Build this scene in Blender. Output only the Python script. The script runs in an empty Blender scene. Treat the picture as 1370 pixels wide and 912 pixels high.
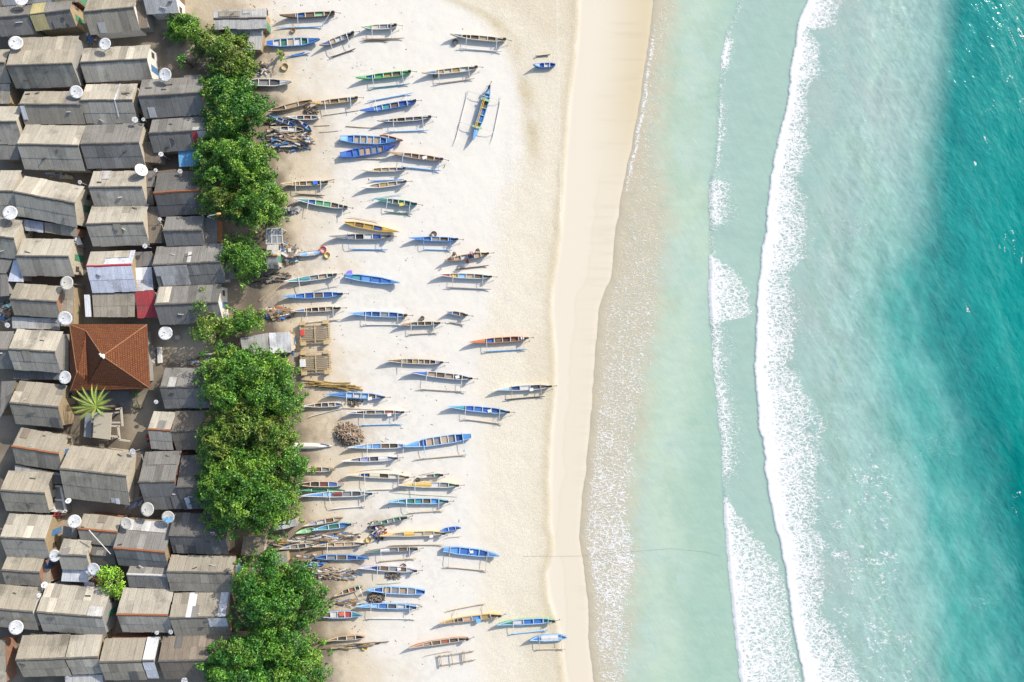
import bpy, bmesh, math, random
import numpy as np
from mathutils import Vector, Matrix

# ------------------------------------------------------------------ scene, camera, light
S = bpy.context.scene
COL = S.collection
CAM_H = 91.4                      # flying height of the camera in metres
PX = 0.1                          # one photo pixel is 0.1 m on the ground
R = math.radians
rnd = random.Random(7)

def P(px, py, z=0.0):
    s = (CAM_H - z) / CAM_H
    return Vector(((px - 685) * PX * s, -(py - 456) * PX * s, z))

cam = bpy.data.cameras.new("camera"); camo = bpy.data.objects.new("camera", cam); COL.objects.link(camo)
camo.location = (0, 0, CAM_H); cam.sensor_fit = 'HORIZONTAL'; cam.sensor_width = 36
cam.lens = 36 * CAM_H / 137.0; cam.clip_start = 0.5; cam.clip_end = 3000
S.camera = camo

SUN_EL = R(28); SUN_AZ = R(49)    # azimuth measured from +Y towards +X
sun = bpy.data.lights.new("sun", 'SUN'); suno = bpy.data.objects.new("sun", sun); COL.objects.link(suno)
sdir = Vector((math.sin(SUN_AZ) * math.cos(SUN_EL), math.cos(SUN_AZ) * math.cos(SUN_EL), math.sin(SUN_EL)))
suno.rotation_euler = sdir.to_track_quat('Z', 'Y').to_euler()
suno.location = sdir * 120
sun.energy = 3.7; sun.angle = R(0.6); sun.color = (1.0, 0.95, 0.87)
W = bpy.data.worlds.new("World"); S.world = W; W.use_nodes = True
wn = W.node_tree.nodes; wl = W.node_tree.links; wn.clear()
sky = wn.new('ShaderNodeTexSky'); sky.sky_type = 'NISHITA'; sky.sun_disc = False
sky.sun_elevation = SUN_EL; sky.sun_rotation = SUN_AZ; sky.altitude = 0; sky.dust_density = 1.8; sky.ozone_density = .9
bg = wn.new('ShaderNodeBackground'); bg.inputs['Strength'].default_value = 0.15
wo = wn.new('ShaderNodeOutputWorld'); wl.new(sky.outputs[0], bg.inputs[0]); wl.new(bg.outputs[0], wo.inputs[0])
S.view_settings.view_transform = 'Standard'; S.view_settings.look = 'None'
S.view_settings.gamma = 1.0; S.view_settings.exposure = 0.70; S.view_settings.use_curve_mapping = False

def lin1(c):
    c = c / 255.0
    return c / 12.92 if c <= 0.04045 else ((c + 0.055) / 1.055) ** 2.4
def lin(r, g, b, k=1.0):
    return (lin1(r) * k, lin1(g) * k, lin1(b) * k)

# ------------------------------------------------------------------ object helpers
def props(o, label=None, cat=None, group=None, kind=None):
    if label: o['label'] = label
    if cat: o['category'] = cat
    if group: o['group'] = group
    if kind: o['kind'] = kind
    return o
def thing(name, label, cat, loc=(0, 0, 0), rz=0.0, group=None):
    o = bpy.data.objects.new(name, None); COL.objects.link(o)
    o.location = loc; o.rotation_euler = (0, 0, rz); o.empty_display_size = 0.3
    return props(o, label, cat, group)
def link(name, me, m=None, parent=None):
    o = bpy.data.objects.new(name, me); COL.objects.link(o)
    if m is not None:
        for mm in (m if isinstance(m, (list, tuple)) else [m]): me.materials.append(mm)
    if parent is not None: o.parent = parent
    return o
class MB:
    """collects faces for ONE mesh object"""
    def __init__(s): s.v = []; s.f = []; s.c = []; s.uv = []; s.has_c = False; s.smooth = False
    def add(s, vs, fs, col=None, uvs=None):
        b = len(s.v); s.v += [tuple(p) for p in vs]
        for i, f in enumerate(fs):
            s.f.append([b + k for k in f]); s.c.append(col)
            s.uv.append([uvs[k] for k in f] if uvs else None)
        if col is not None: s.has_c = True
    def box(s, lo, hi, col=None, M=None):
        x0, y0, z0 = lo; x1, y1, z1 = hi
        vs = [Vector(p) for p in ((x0,y0,z0),(x1,y0,z0),(x1,y1,z0),(x0,y1,z0),(x0,y0,z1),(x1,y0,z1),(x1,y1,z1),(x0,y1,z1))]
        if M is not None: vs = [M @ p for p in vs]
        s.add(vs, [(3,2,1,0),(4,5,6,7),(0,1,5,4),(1,2,6,5),(2,3,7,6),(3,0,4,7)], col)
    def bar(s, a, b, w, h=None, col=None):
        a = Vector(a); b = Vector(b); d = b - a; L = d.length
        if L < 1e-6: return
        M = Matrix.Translation(a) @ d.to_track_quat('X', 'Z').to_matrix().to_4x4()
        h = h or w
        s.box((0, -w/2, -h/2), (L, w/2, h/2), col, M)
    def tube(s, pts, rad, n=6, col=None):
        pts = [Vector(p) for p in pts]
        rads = rad if isinstance(rad, (list, tuple)) else [rad] * len(pts)
        rings = []
        for i, p in enumerate(pts):
            t = (pts[min(i+1, len(pts)-1)] - pts[max(i-1, 0)]).normalized()
            a = t.cross(Vector((0, 0, 1)))
            if a.length < 1e-3: a = Vector((1, 0, 0))
            a.normalize(); b = t.cross(a).normalized()
            rings.append([p + (a * math.cos(2*math.pi*k/n) + b * math.sin(2*math.pi*k/n)) * rads[i] for k in range(n)])
        vs = [q for r_ in rings for q in r_]; fs = []
        for i in range(len(pts) - 1):
            for k in range(n):
                fs.append((i*n+k, i*n+(k+1) % n, (i+1)*n+(k+1) % n, (i+1)*n+k))
        fs.append(tuple(range(n))[::-1]); fs.append(tuple((len(pts)-1)*n + k for k in range(n)))
        s.add(vs, fs, col)
    def build(s, name, m, parent=None, smooth=False, recalc=True):
        me = bpy.data.meshes.new(name)
        me.from_pydata(s.v, [], s.f)
        if s.has_c:
            ca = me.color_attributes.new('Col', 'FLOAT_COLOR', 'CORNER')
            arr = np.ones((len(me.loops), 4), dtype=np.float32); k = 0
            for f, c in zip(s.f, s.c):
                c = c or (.5, .5, .5)
                arr[k:k+len(f), :3] = c[:3]; k += len(f)
            ca.data.foreach_set('color', arr.ravel())
        if any(u is not None for u in s.uv):
            ul = me.uv_layers.new(name='UVMap'); arr = []
            for f, u in zip(s.f, s.uv):
                arr += (u if u is not None else [(0, 0)] * len(f))
            ul.data.foreach_set('uv', np.array(arr, dtype=np.float32).ravel())
        if recalc:
            bm = bmesh.new(); bm.from_mesh(me); bmesh.ops.recalc_face_normals(bm, faces=bm.faces); bm.to_mesh(me); bm.free()
        if smooth: me.polygons.foreach_set('use_smooth', [True] * len(me.polygons))
        return link(name, me, m, parent)

# ------------------------------------------------------------------ material helpers
class NT:
    def __init__(s, name):
        s.m = bpy.data.materials.new(name); s.m.use_nodes = True
        s.t = s.m.node_tree; s.n = s.t.nodes; s.n.clear()
        s.out = s.n.new('ShaderNodeOutputMaterial')
    def node(s, typ, **kw):
        x = s.n.new(typ)
        for k, v in kw.items(): setattr(x, k, v)
        return x
    def put(s, sock, v):
        if isinstance(v, bpy.types.NodeSocket): s.t.links.new(v, sock)
        elif v is not None:
            if isinstance(v, (tuple, list)) and len(v) == 3 and sock.type == 'RGBA': v = (*v, 1)
            sock.default_value = v
    def math(s, op, a, b=None, c=None, clamp=False):
        x = s.node('ShaderNodeMath', operation=op, use_clamp=clamp)
        for i, v in enumerate((a, b, c)):
            if v is not None: s.put(x.inputs[i], v)
        return x.outputs[0]
    def mix(s, f, a, b, typ='MIX'):
        x = s.node('ShaderNodeMix', data_type='RGBA', blend_type=typ)
        s.put(x.inputs[0], f); s.put(x.inputs[6], a); s.put(x.inputs[7], b)
        return x.outputs[2]
    def noise(s, vec, scale, detail=3, rough=0.55, dist=0.0):
        x = s.node('ShaderNodeTexNoise')
        if vec is not None: s.put(x.inputs['Vector'], vec)
        x.inputs['Scale'].default_value = scale; x.inputs['Detail'].default_value = detail
        x.inputs['Roughness'].default_value = rough; x.inputs['Distortion'].default_value = dist
        return x.outputs['Fac']
    def step(s, v, a, b, lo=0.0, hi=1.0):
        x = s.node('ShaderNodeMapRange', interpolation_type='SMOOTHSTEP')
        s.put(x.inputs[0], v); s.put(x.inputs[1], a); s.put(x.inputs[2], b); s.put(x.inputs[3], lo); s.put(x.inputs[4], hi)
        return x.outputs[0]
    def pos(s): return s.node('ShaderNodeNewGeometry').outputs['Position']
    def scale(s, vec, sc, rot=(0, 0, 0)):
        if any(rot):
            r_ = s.node('ShaderNodeMapping'); s.put(r_.inputs[0], vec); r_.inputs['Rotation'].default_value = rot; vec = r_.outputs[0]
        x = s.node('ShaderNodeMapping'); s.put(x.inputs[0], vec); x.inputs['Scale'].default_value = sc
        return x.outputs[0]
    def attr(s, name, out='Color'):
        return s.node('ShaderNodeAttribute', attribute_name=name).outputs[out]
    def bump(s, h, strength, dist=0.05):
        x = s.node('ShaderNodeBump'); s.put(x.inputs['Height'], h); s.put(x.inputs['Strength'], strength); x.inputs['Distance'].default_value = dist
        return x.outputs[0]
    def principled(s, col, rough=0.6, normal=None, spec=0.5, metal=0.0):
        x = s.node('ShaderNodeBsdfPrincipled')
        s.put(x.inputs['Base Color'], col); s.put(x.inputs['Roughness'], rough)
        s.put(x.inputs['Specular IOR Level'], spec); s.put(x.inputs['Metallic'], metal)
        if normal is not None: s.put(x.inputs['Normal'], normal)
        return x
    def done(s, sh):
        s.t.links.new(sh if isinstance(sh, bpy.types.NodeSocket) else sh.outputs[0], s.out.inputs[0]); return s.m

def worn(name, rgb, rough=0.55, wear=(0.34, 0.30, 0.24), amount=0.35, scale=2.2, var=0.35):
    """painted or bare surface with scuffs and grime of its own"""
    t = NT(name); p = t.pos()
    n1 = t.noise(p, scale, 5, 0.65); n2 = t.noise(p, scale * 6, 3, 0.6)
    base = t.mix(1.0, rgb, t.step(n2, .2, .8, 1 - var, 1 + var * .35), 'MULTIPLY')
    col = t.mix(t.step(n1, .52, .72, 0, amount), base, wear)
    return t.done(t.principled(col, rough, t.bump(n2, .25, .02), .3))
_wm = {}
def paint(rgb, rough=0.5, wear=None, amount=0.35):
    key = (tuple(round(c, 3) for c in rgb), rough, amount)
    if key not in _wm:
        _wm[key] = worn('painted_surface', rgb, rough, wear or tuple(.5 * c + .14 for c in rgb), amount)
    return _wm[key]
def coloured(name, rough=0.8, var=0.4, scale=9.0):
    t = NT(name); p = t.pos()
    n = t.noise(p, scale, 4, .6)
    col = t.mix(1.0, t.attr('Col'), t.step(n, .2, .8, 1 - var, 1 + var * .4), 'MULTIPLY')
    return t.done(t.principled(col, rough, t.bump(n, .3, .03), .25))
M_MIXED = coloured('mixed_scrap')

# ------------------------------------------------------------------ value noise for masks (numpy)
def vnoise(x, y, seed):
    r_ = np.random.RandomState(seed); N = 256
    g = r_.rand(N, N).astype(np.float32)
    xi = np.floor(x).astype(int); yi = np.floor(y).astype(int)
    fx = x - xi; fy = y - yi; fx = fx*fx*(3-2*fx); fy = fy*fy*(3-2*fy)
    a = g[xi % N, yi % N]; b = g[(xi+1) % N, yi % N]; c = g[xi % N, (yi+1) % N]; d = g[(xi+1) % N, (yi+1) % N]
    return (a*(1-fx)+b*fx)*(1-fy) + (c*(1-fx)+d*fx)*fy
def fbm(x, y, seed, octs=4, gain=0.5):
    v = 0; a = 1; t = 0
    for o in range(octs):
        v = v + a * vnoise(x * 2**o + 17.3*o, y * 2**o + 9.1*o, seed + o); t += a; a *= gain
    return v / t
def sst(a, b, x):
    t = np.clip((x - a) / (b - a), 0, 1); return t*t*(3-2*t)
def poly(y, pts):
    ys = [p[0] for p in pts]; xs = [p[1] for p in pts]
    return np.interp(y, ys, xs)
def smoothpoly(y, pts, k=14):
    acc = 0
    for d in (-k, -k/2, 0, k/2, k): acc = acc + poly(y + d, pts)
    return acc / 5

def grid_mesh(name, xs, ys, zf, colf=None, extra=None, m=None):
    X, Y = np.meshgrid(xs, ys)            # photo pixels at ground level
    Z = zf(X, Y)
    nx, ny = len(xs), len(ys)
    co = np.stack([(X - 685) * PX, -(Y - 456) * PX, Z], -1).reshape(-1, 3).astype(np.float32)
    idx = np.arange(nx * ny).reshape(ny, nx)
    q = np.stack([idx[:-1, :-1], idx[1:, :-1], idx[1:, 1:], idx[:-1, 1:]], -1).reshape(-1, 4)
    me = bpy.data.meshes.new(name)
    me.vertices.add(len(co)); me.vertices.foreach_set('co', co.ravel())
    me.loops.add(q.size); me.loops.foreach_set('vertex_index', q.ravel().astype(np.int32))
    me.polygons.add(len(q)); me.polygons.foreach_set('loop_start', np.arange(0, q.size, 4, dtype=np.int32))
    me.polygons.foreach_set('loop_total', np.full(len(q), 4, dtype=np.int32))
    me.update(calc_edges=True)
    me.polygons.foreach_set('use_smooth', np.ones(len(q), dtype=bool))
    if colf is not None:
        c = np.clip(colf(X, Y), 0, 1); a = me.color_attributes.new('Col', 'FLOAT_COLOR', 'POINT')
        a.data.foreach_set('color', np.concatenate([c.reshape(-1, 3), np.ones((nx*ny, 1))], 1).astype(np.float32).ravel())
    for k, v in (extra or {}).items():
        a = me.attributes.new(k, 'FLOAT', 'POINT'); a.data.foreach_set('value', v(X, Y).astype(np.float32).ravel())
    return link(name, me, m)
def axis(lo, hi, step, far):
    """dense inside [lo,hi], stretching out to +-far outside"""
    c = list(np.arange(lo, hi + step * .5, step)); out = [d for d in (12, 24, 36, 50, 64, 80, 96, 112, 130, 150, 170, 200, 230, 260, 300, 350, 420, 500, 1200, 3000, 8000) if d <= far]
    return np.array([lo - d for d in reversed(out)] + c + [c[-1] + d for d in out], dtype=np.float64)
# ------------------------------------------------------------------ shoreline curves read off the place (row, column)
EDGE = [(-200,890),(0,873),(50,868),(100,860),(150,853),(225,838),(300,824),(340,821),(370,818),(390,808),(410,801),(450,797),(525,793),(600,786),(650,780),(720,775),(750,780),(800,786),(850,787),(912,793),(1100,800)]
WETL = [(-200,780),(0,776),(60,773),(120,765),(200,758),(260,755),(300,752),(340,748),(385,740),(420,739),(470,744),(520,744),(600,738),(650,737),(700,737),(735,742),(768,732),(800,736),(830,746),(870,752),(912,756),(1100,765)]
SAND = [(-200,910),(0,903),(80,895),(150,886),(225,884),(300,898),(385,888),(450,878),(525,864),(600,856),(700,846),(750,860),(775,850),(800,846),(850,850),(912,843),(1100,843)]
FRONT1 = [(-200,1010),(0,990),(50,972),(80,967),(140,962),(200,960),(225,954),(260,950),(300,951),(345,951),(400,950),(450,953),(500,957),(550,962),(600,967),(650,968),(700,971),(750,975),(800,980),(850,986),(912,992),(1100,1005)]
FRONT2 = [(-200,1130),(0,1081),(35,1067),(60,1066),(100,1058),(150,1051),(200,1038),(225,1033),(270,1028),(300,1026),(345,1018),(400,1016),(450,1011),(500,1011),(550,1015),(600,1021),(640,1026),(700,1036),(740,1046),(780,1055),(820,1060),(860,1066),(912,1075),(1100,1100)]
FOAM2W = [(-200,40),(0,46),(33,50),(42,18),(60,34),(95,48),(110,30),(150,30),(190,44),(240,44),(290,58),(340,64),(365,40),(400,52),(460,62),(490,52),(520,70),(560,85),(600,88),(650,66),(700,60),(750,62),(790,48),(815,46),(850,62),(880,72),(912,80),(1100,80)]
VILL = [(-200,290),(0,300),(60,345),(120,350),(200,372),(300,378),(360,372),(400,352),(470,395),(560,398),(640,410),(720,395),(780,440),(850,440),(912,440),(1100,440)]
TEAL = [(-200,1275),(0,1268),(100,1259),(200,1247),(300,1236),(400,1240),(500,1268),(600,1300),(700,1325),(800,1345),(912,1368),(1100,1400)]
KS = 1 / 1.42          # sunlit level of open ground: turns picture values into base colours
def L3(r, g, b, k=KS): return np.array(lin(r, g, b, k))
def lerp(a, b, t): return a + (b - a) * t[..., None]

def wob(y, seed, amp, sc):
    return (fbm(y / sc, y * 0 + 3.7, seed, 3) - .5) * 2 * amp

def sand_col(X, Y):
    e = smoothpoly(Y, EDGE, 8) + wob(Y, 5, 3, 18); w = smoothpoly(Y, WETL, 5) + wob(Y, 6, 4, 16); v = smoothpoly(Y, VILL, 30)
    big = fbm(X / 60, Y / 60, 11, 4); mid = fbm(X / 17, Y / 17, 12, 4); fine = fbm(X / 4, Y / 4, 13, 3)
    white = L3(252, 245, 232, 1 / 1.52); c = np.broadcast_to(white, X.shape + (3,)).copy()
    trod = sst(.46, .66, fbm(X / 5.5, Y / 3.5, 16, 4)) * (.35 + .65 * sst(.4, .6, fbm(X / 45, Y / 30, 17, 3)))
    c = c * (1 - .075 * trod * (1 - sst(120, 330, X - v)))[..., None]
    # trodden tan sand near the village
    t = (1 - sst(0, 120, X - v + (big - .5) * 120 + (mid - .5) * 60))
    c = lerp(c, L3(226, 208, 178), t * .9)
    # trampled dark patches among the canoes
    for (px, py, rx, ry, a) in ((410,755,90,40,.75),(395,170,55,45,.5),(385,350,60,40,.5),(420,720,70,25,.6),(470,580,60,30,.35),(385,465,50,30,.4),(470,800,70,30,.35),(425,560,50,40,.4),(500,700,40,20,.35),(375,60,40,40,.4)):
        d = ((X - px) / rx) ** 2 + ((Y - py) / ry) ** 2
        c = lerp(c, L3(176, 150, 118), np.clip(1.2 - d, 0, 1) * a * sst(.3, .65, mid * .6 + fine * .4))
    # earth lanes of the village, darkened to stand in for shade between houses
    c = lerp(c, lerp(np.broadcast_to(L3(122, 112, 99), c.shape).copy(), L3(168, 152, 130), sst(.4, .75, big)), 1 - sst(-14, 30, X - v + (mid - .5) * 50))
    yd = np.clip(1.25 - ((X - 255) / 75) ** 2 - ((Y - 30) / 75) ** 2, 0, 1) * sst(.3, .6, big * .6 + mid * .4)
    for (qx, qy, ax, ay, k_) in ((250,460,38,26,.9),(300,385,30,30,.5),(190,560,22,40,.5),(82,708,14,24,.7),(330,300,30,16,.5)):
        yd = np.maximum(yd, k_ * np.clip(1.3 - ((X-qx)/ax)**2 - ((Y-qy)/ay)**2, 0, 1))
    c = lerp(c, L3(214, 198, 170), np.clip(yd, 0, 1) * .85)
    # coarse pale-gold band between the dry sand and the wash
    left = poly(Y, [(-200,640),(0,600),(25,640),(55,680),(90,694),(140,705),(200,700),(300,668),(420,655),(460,641),(912,640),(1100,640)])
    g = sst(-18, 20, X - left + (mid - .5) * 26) * (1 - sst(-3, 2, X - w))
    up = sst(360, 200, Y)
    c = lerp(c, L3(242, 231, 208), g * .85)
    c = lerp(c, L3(228, 215, 188), g * np.clip(sst(0, 60, X - left - 40 + (big - .5) * 60) * .75 + up * .35, 0, 1) * (.55 + .6 * big))
    # strand line of weed and shell grit
    sl = poly(Y, [(-200,520),(0,604),(15,640),(30,664),(55,683),(90,697),(140,706),(180,712),(230,716)])
    c = lerp(c, L3(212, 196, 160), np.exp(-((X - sl) / 11) ** 2) * (1 - sst(170, 250, Y)) * (.15 + mid))
    # the darker damp lip along the wash limit
    c = lerp(c, L3(218, 203, 172), np.exp(-((X - w + 7) / 6) ** 2) * .65)
    # smooth damp sand
    damp = sst(-1.5, 1.5, X - w)
    grad = sst(20, 95, X - w) * sst(330, 120, Y)
    wet = lerp(np.broadcast_to(L3(239, 227, 206), c.shape).copy(), L3(224, 208, 174), grad)
    old = e - 22 - 16 * fbm(Y / 40, Y * 0 + 1.5, 15, 3); wet = lerp(wet, L3(228, 213, 184), (sst(-1.5, 1, X - old) * .22 + .30 * np.exp(-((X - old) / 1.3) ** 2)) * sst(150, 300, Y))
    streak = fbm(X / 60, Y / 5, 14, 3)
    wet = wet * (1 - .055 * sst(.5, .75, streak) * sst(20, 60, X - w))[..., None]
    c = lerp(c, wet, damp)
    c = lerp(c, L3(222, 210, 186), sst(-2, 4, X - e))
    # wheel line
    c = lerp(c, L3(246, 238, 222), np.exp(-((X - 746 - (Y / 320) * 5) / 1.1) ** 2) * (1 - sst(280, 330, Y)) * .5 * (X < w))
    return c
def speck(X, Y):
    w = smoothpoly(Y, WETL, 5)
    left = poly(Y, [(-200,600),(0,600),(55,670),(140,690),(300,655),(460,650),(1100,650)])
    v = smoothpoly(Y, VILL, 30)
    return .36 + .64 * sst(-20, 20, X - left) * (1 - sst(-4, 0, X - w)) - .22 * sst(-2, 2, X - w) + .5 * (1 - sst(0, 90, X - v))
def sand_z(X, Y):
    e = smoothpoly(Y, EDGE, 8); w = smoothpoly(Y, WETL, 5)
    z = (fbm(X / 14, Y / 14, 21, 4) - .5) * .05 * (1 - sst(-8, 0, X - w))
    z += .08 * (1 - sst(-6, 3, X - w))                       # little scarp at the wash limit
    z = np.where(X > e - 4, z - .004 * (X - e + 4), z)
    return np.maximum(z, -4.0)

t = NT('beach_sand'); p = t.pos()
n1 = t.noise(p, 9, 4, .75); n2 = t.noise(p, 2.2, 4, .7); n3 = t.noise(p, 30, 2, .5)
sp = t.attr('speckle', 'Fac')
grain = t.math('ADD', t.math('MULTIPLY', n1, .6), t.math('MULTIPLY', n3, .4))
f = t.math('MULTIPLY', t.step(grain, .42, .62, -1, 1), t.math('MULTIPLY', sp, .16))
col = t.mix(1.0, t.attr('Col'), t.math('ADD', 1.0, f), 'MULTIPLY')
col = t.mix(t.math('MULTIPLY', t.step(t.noise(p, 14, 2, .5), .69, .75), t.math('MULTIPLY', sp, .5)), col, (.16, .13, .09))
hb = t.math('ADD', t.math('MULTIPLY', n2, .7), t.math('MULTIPLY', n1, .3))
M_SAND = t.done(t.principled(col, .9, t.bump(hb, t.math('MULTIPLY', sp, .45), .12), .15))
beach = grid_mesh('beach', axis(-10, 930, 2.0, 8000), axis(-10, 924, 2.0, 8000), sand_z, sand_col, {'speckle': speck}, M_SAND)
props(beach, kind='structure')

# ------------------------------------------------------------------ sea
def LW(r, g, b): return np.array(lin(r, g, b, 1 / 1.72))
def f1(Y): return smoothpoly(Y, FRONT1, 10) + wob(Y, 31, 2.2, 9) + wob(Y, 32, 1.0, 3)
def f2(Y): return smoothpoly(Y, FRONT2, 8) + wob(Y, 33, 3.6, 19) + wob(Y, 34, 1.1, 6) + wob(Y, 37, 1.0, 2.6)
def amp1(Y): return .04 + .06 * sst(640, 690, Y) + .08 * sst(330, 350, Y) * (1 - sst(420, 470, Y)) + .06 * sst(225, 240, Y) * (1 - sst(300, 320, Y))
def sea_z(X, Y):
    e = smoothpoly(Y, EDGE, 8) + wob(Y, 5, 3, 18); d1 = X - f1(Y); d2 = X - f2(Y)
    z = .03 * sst(-1, 8, X - e) - .25 * sst(3, -12, X - e)
    z += amp1(Y) * sst(-3.5, 2.5, d1) * np.exp(-np.clip(d1, 0, 400) / 45)
    rag = fbm(X / 5, Y / 5, 35, 4)
    z += .10 * sst(-2.4, 1.2, d2) * np.exp(-np.clip(d2, 0, 900) / 70) + .12 * sst(-10, 0, d2) * 0
    fo = foam(X, Y)
    z += (rag - .5) * .08 * np.clip(fo, 0, 1) * sst(0, 6, np.where(d2 > 0, d2, d1))
    z += (fbm(X / 26 + Y / 60, Y / 40, 36, 4) - .5) * .35 * sst(20, 120, d2)
    tl = X - poly(Y, TEAL)
    z += .9 * np.exp(-((tl - 60) / 55) ** 2) * sst(0, 10, d2)          # the next swell standing up offshore
    return z
def foam(X, Y):
    e = smoothpoly(Y, EDGE, 8) + wob(Y, 5, 3, 18); s = smoothpoly(Y, SAND, 14)
    a = f1(Y); b = f2(Y); d1 = X - a; d2 = X - b
    m1 = fbm(X / 22, Y / 22, 41, 4); m2 = fbm(X / 9, Y / 9, 42, 3); m3 = fbm(X / 40, Y / 8, 43, 3)
    # main breaker
    wid = poly(Y, FOAM2W) * (.75 + .5 * m1)
    fm = sst(-2, -.2, d2) * np.clip(1.06 - .56 * np.clip(d2 / wid, 0, 9) ** .95, .34, 1.12) * (1 - sst(.85, 1.12, d2 / wid + (m2 - .5) * .3))
    fm = np.where(d2 < 8, np.maximum(fm, sst(-2, -.2, d2) * (1.05 - .2 * sst(2, 8, d2))), fm)
    # torn streaks left behind it
    tail = sst(.9, 1.1, d2 / wid) * (1 - sst(60, 130, d2 - wid)) * (.25 + .75 * sst(560, 660, Y)) * sst(0, 10, d2)
    ridge = 1 - np.abs(fbm((X + 10 * m2) / 24, (Y + 12 * m2) / 7, 45, 4) - .5) * 2
    tail = np.clip(tail * 1.5, 0, 1) * (1 - sst(75, 130, d2 - wid))
    fm = np.maximum(fm, tail * (.52 * sst(.86, .985, ridge) * sst(.34, .56, m1) + .15))
    cap = 1 - np.abs(fbm((X - .3 * Y) / 13, (Y + .2 * X) / 30, 46, 3) - .5) * 2
    tl_ = X - poly(Y, TEAL)
    fm = np.maximum(fm, .95 * sst(.95, .99, cap) * sst(.58, .70, fbm(X / 30, Y / 45, 47, 3)) * sst(15, 40, tl_))
    # small inner wave
    def band(y0, y1, k=10): return sst(y0 - k, y0 + k, Y) * (1 - sst(y1 - k, y1 + k, Y))
    w1 = 8 * band(48, 92) + 34 * band(236, 308, 8) + 9 * band(130, 230) + 6 + 24 * band(430, 640, 30)
    st = .14 + .75 * band(52, 90) + .52 * band(240, 300) + .36 * band(130, 225) + .40 * band(425, 640, 20) + .18
    wedge = np.clip(poly(Y, [(0,0),(338,0),(342,5),(365,38),(390,58),(412,60),(424,50),(436,0),(912,0)]), 0, 99)
    wedge2 = np.clip(poly(Y, [(0,0),(664,0),(670,6),(700,28),(730,52),(755,75),(800,85),(912,90),(1100,90)]), 0, 99)
    g1 = sst(-2, 1.5, d1) * st * np.clip(1.15 - d1 / np.maximum(w1 * (.6 + .8 * m1), 1), 0, 1)
    ww = np.maximum(wedge, wedge2)
    g2 = sst(-2, 1.5, d1) * np.clip(.98 - .40 * d1 / np.maximum(ww, 1), 0, 1) * (1 - sst(.82, 1.05, d1 / np.maximum(ww, .01) + (m2 - .5) * .35)) * (ww > .5)
    lead = sst(-3.5, -1.5, d1) * (1 - sst(3, 8, d1)) * np.clip(.42 + .55 * band(668, 1100) + .6 * band(342, 425) + .3 * band(240, 305) + .25 * band(425, 640) + .4 * band(50, 92), 0, 1)
    fm = np.maximum(fm, np.maximum(np.maximum(g1, g2 * .95), lead) * (d2 < -4))
    # thin web in the wash
    wash = sst(0, 14, X - e) * (1 - sst(-16, 6, X - s + (m2 - .5) * 22))
    den = poly(Y, [(-200,.28),(0,.3),(130,.26),(300,.30),(380,.40),(470,.42),(600,.50),(700,.56),(790,.56),(850,.5),(912,.48),(1100,.4)])
    fm = np.maximum(fm, wash * den * 1.22 * (.72 + .30 * m1))
    rim = np.exp(-((X - e - 6) / 3.5) ** 2) * (.62 * (1 - sst(230, 290, Y)) * sst(20, 60, Y) + .12)
    fm = np.maximum(fm, rim)
    # faint scum offshore
    fm = np.maximum(fm, .2 * sst(.56, .74, fbm(X / 50, Y / 50, 44, 4)) * sst(20, 60, d2) * (1 - sst(-40, 20, X - poly(Y, TEAL))))
    return fm
def sea_col(X, Y):
    e = smoothpoly(Y, EDGE, 8); s = smoothpoly(Y, SAND, 14); d1 = X - f1(Y); d2 = X - f2(Y)
    wx = (fbm(X / 55, Y / 55, 51, 4) - .5) * 60; big = fbm((X + wx) / 45, Y / 70, 52, 4); dia = fbm((X - .45 * Y) / 14, (Y + .4 * X) / 70, 53, 4); mid = fbm(X / 12, Y / 12, 54, 4)
    c = np.broadcast_to(LW(228, 214, 186), X.shape + (3,)).copy()
    c = lerp(c, LW(226, 217, 190), sst(4, 30, X - e))
    mint = lerp(np.broadcast_to(LW(214, 235, 211), c.shape).copy(), LW(210, 232, 215), sst(.35, .65, big))
    mint = lerp(mint, LW(200, 224, 200), sst(.5, .75, fbm(X / 25, Y / 40, 55, 4)) * .7)
    c = lerp(c, mint, sst(-30, 26, X - s + (mid - .5) * 24 + (big - .5) * 24))
    c = lerp(c, LW(184, 218, 198), sst(10, 70, X - s - 25) * .75)
    c = lerp(c, LW(188, 216, 204), sst(-2, 2, d1) * (.75 - .4 * sst(10, 60, d1) * big))
    back = lerp(np.broadcast_to(LW(184, 214, 204), c.shape).copy(), LW(190, 212, 203), sst(.4, .65, big))
    back = lerp(back, LW(176, 206, 190), sst(.45, .7, dia) * .6)
    c = lerp(c, back, sst(-3, 2, d2))
    tl = X - poly(Y, TEAL)
    depth = sst(40, 260, d2) * sst(120, 420, Y)
    mixd = lerp(np.broadcast_to(LW(126, 200, 192), c.shape).copy(), LW(92, 182, 172), sst(.35, .7, dia * .5 + big * .5))
    c = lerp(c, mixd, np.clip(depth * (.55 + .7 * (big - .3)) + .9 * sst(-130, -10, tl) * sst(250, 520, Y), 0, 1))
    c = lerp(c, LW(150, 202, 194), sst(-90, 0, tl) * (1 - sst(250, 420, Y)) * .6)
    edgew = 24 + 22 * sst(120, 420, Y)
    teal = lerp(np.broadcast_to(LW(46, 164, 158), c.shape).copy(), LW(4, 146, 142), sst(30, 110, tl + (dia - .5) * 60))
    teal = lerp(teal, LW(0, 142, 136), sst(420, 650, Y) * sst(-10, 50, tl))
    teal = lerp(teal, LW(70, 168, 162), sst(.55, .75, dia) * .45)
    c = lerp(c, teal, sst(-1, 1, (tl + ((mid - .5) * 18 + (big - .5) * 40) * (.25 + .75 * sst(120, 420, Y))) / edgew))
    return c
def chop(X, Y):
    d2 = X - smoothpoly(Y, FRONT2, 8); tl = X - poly(Y, TEAL)
    return .10 + .22 * sst(20, 120, d2) + .24 * sst(-12, 14, tl)
t = NT('sea_water'); p = t.pos()
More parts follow.
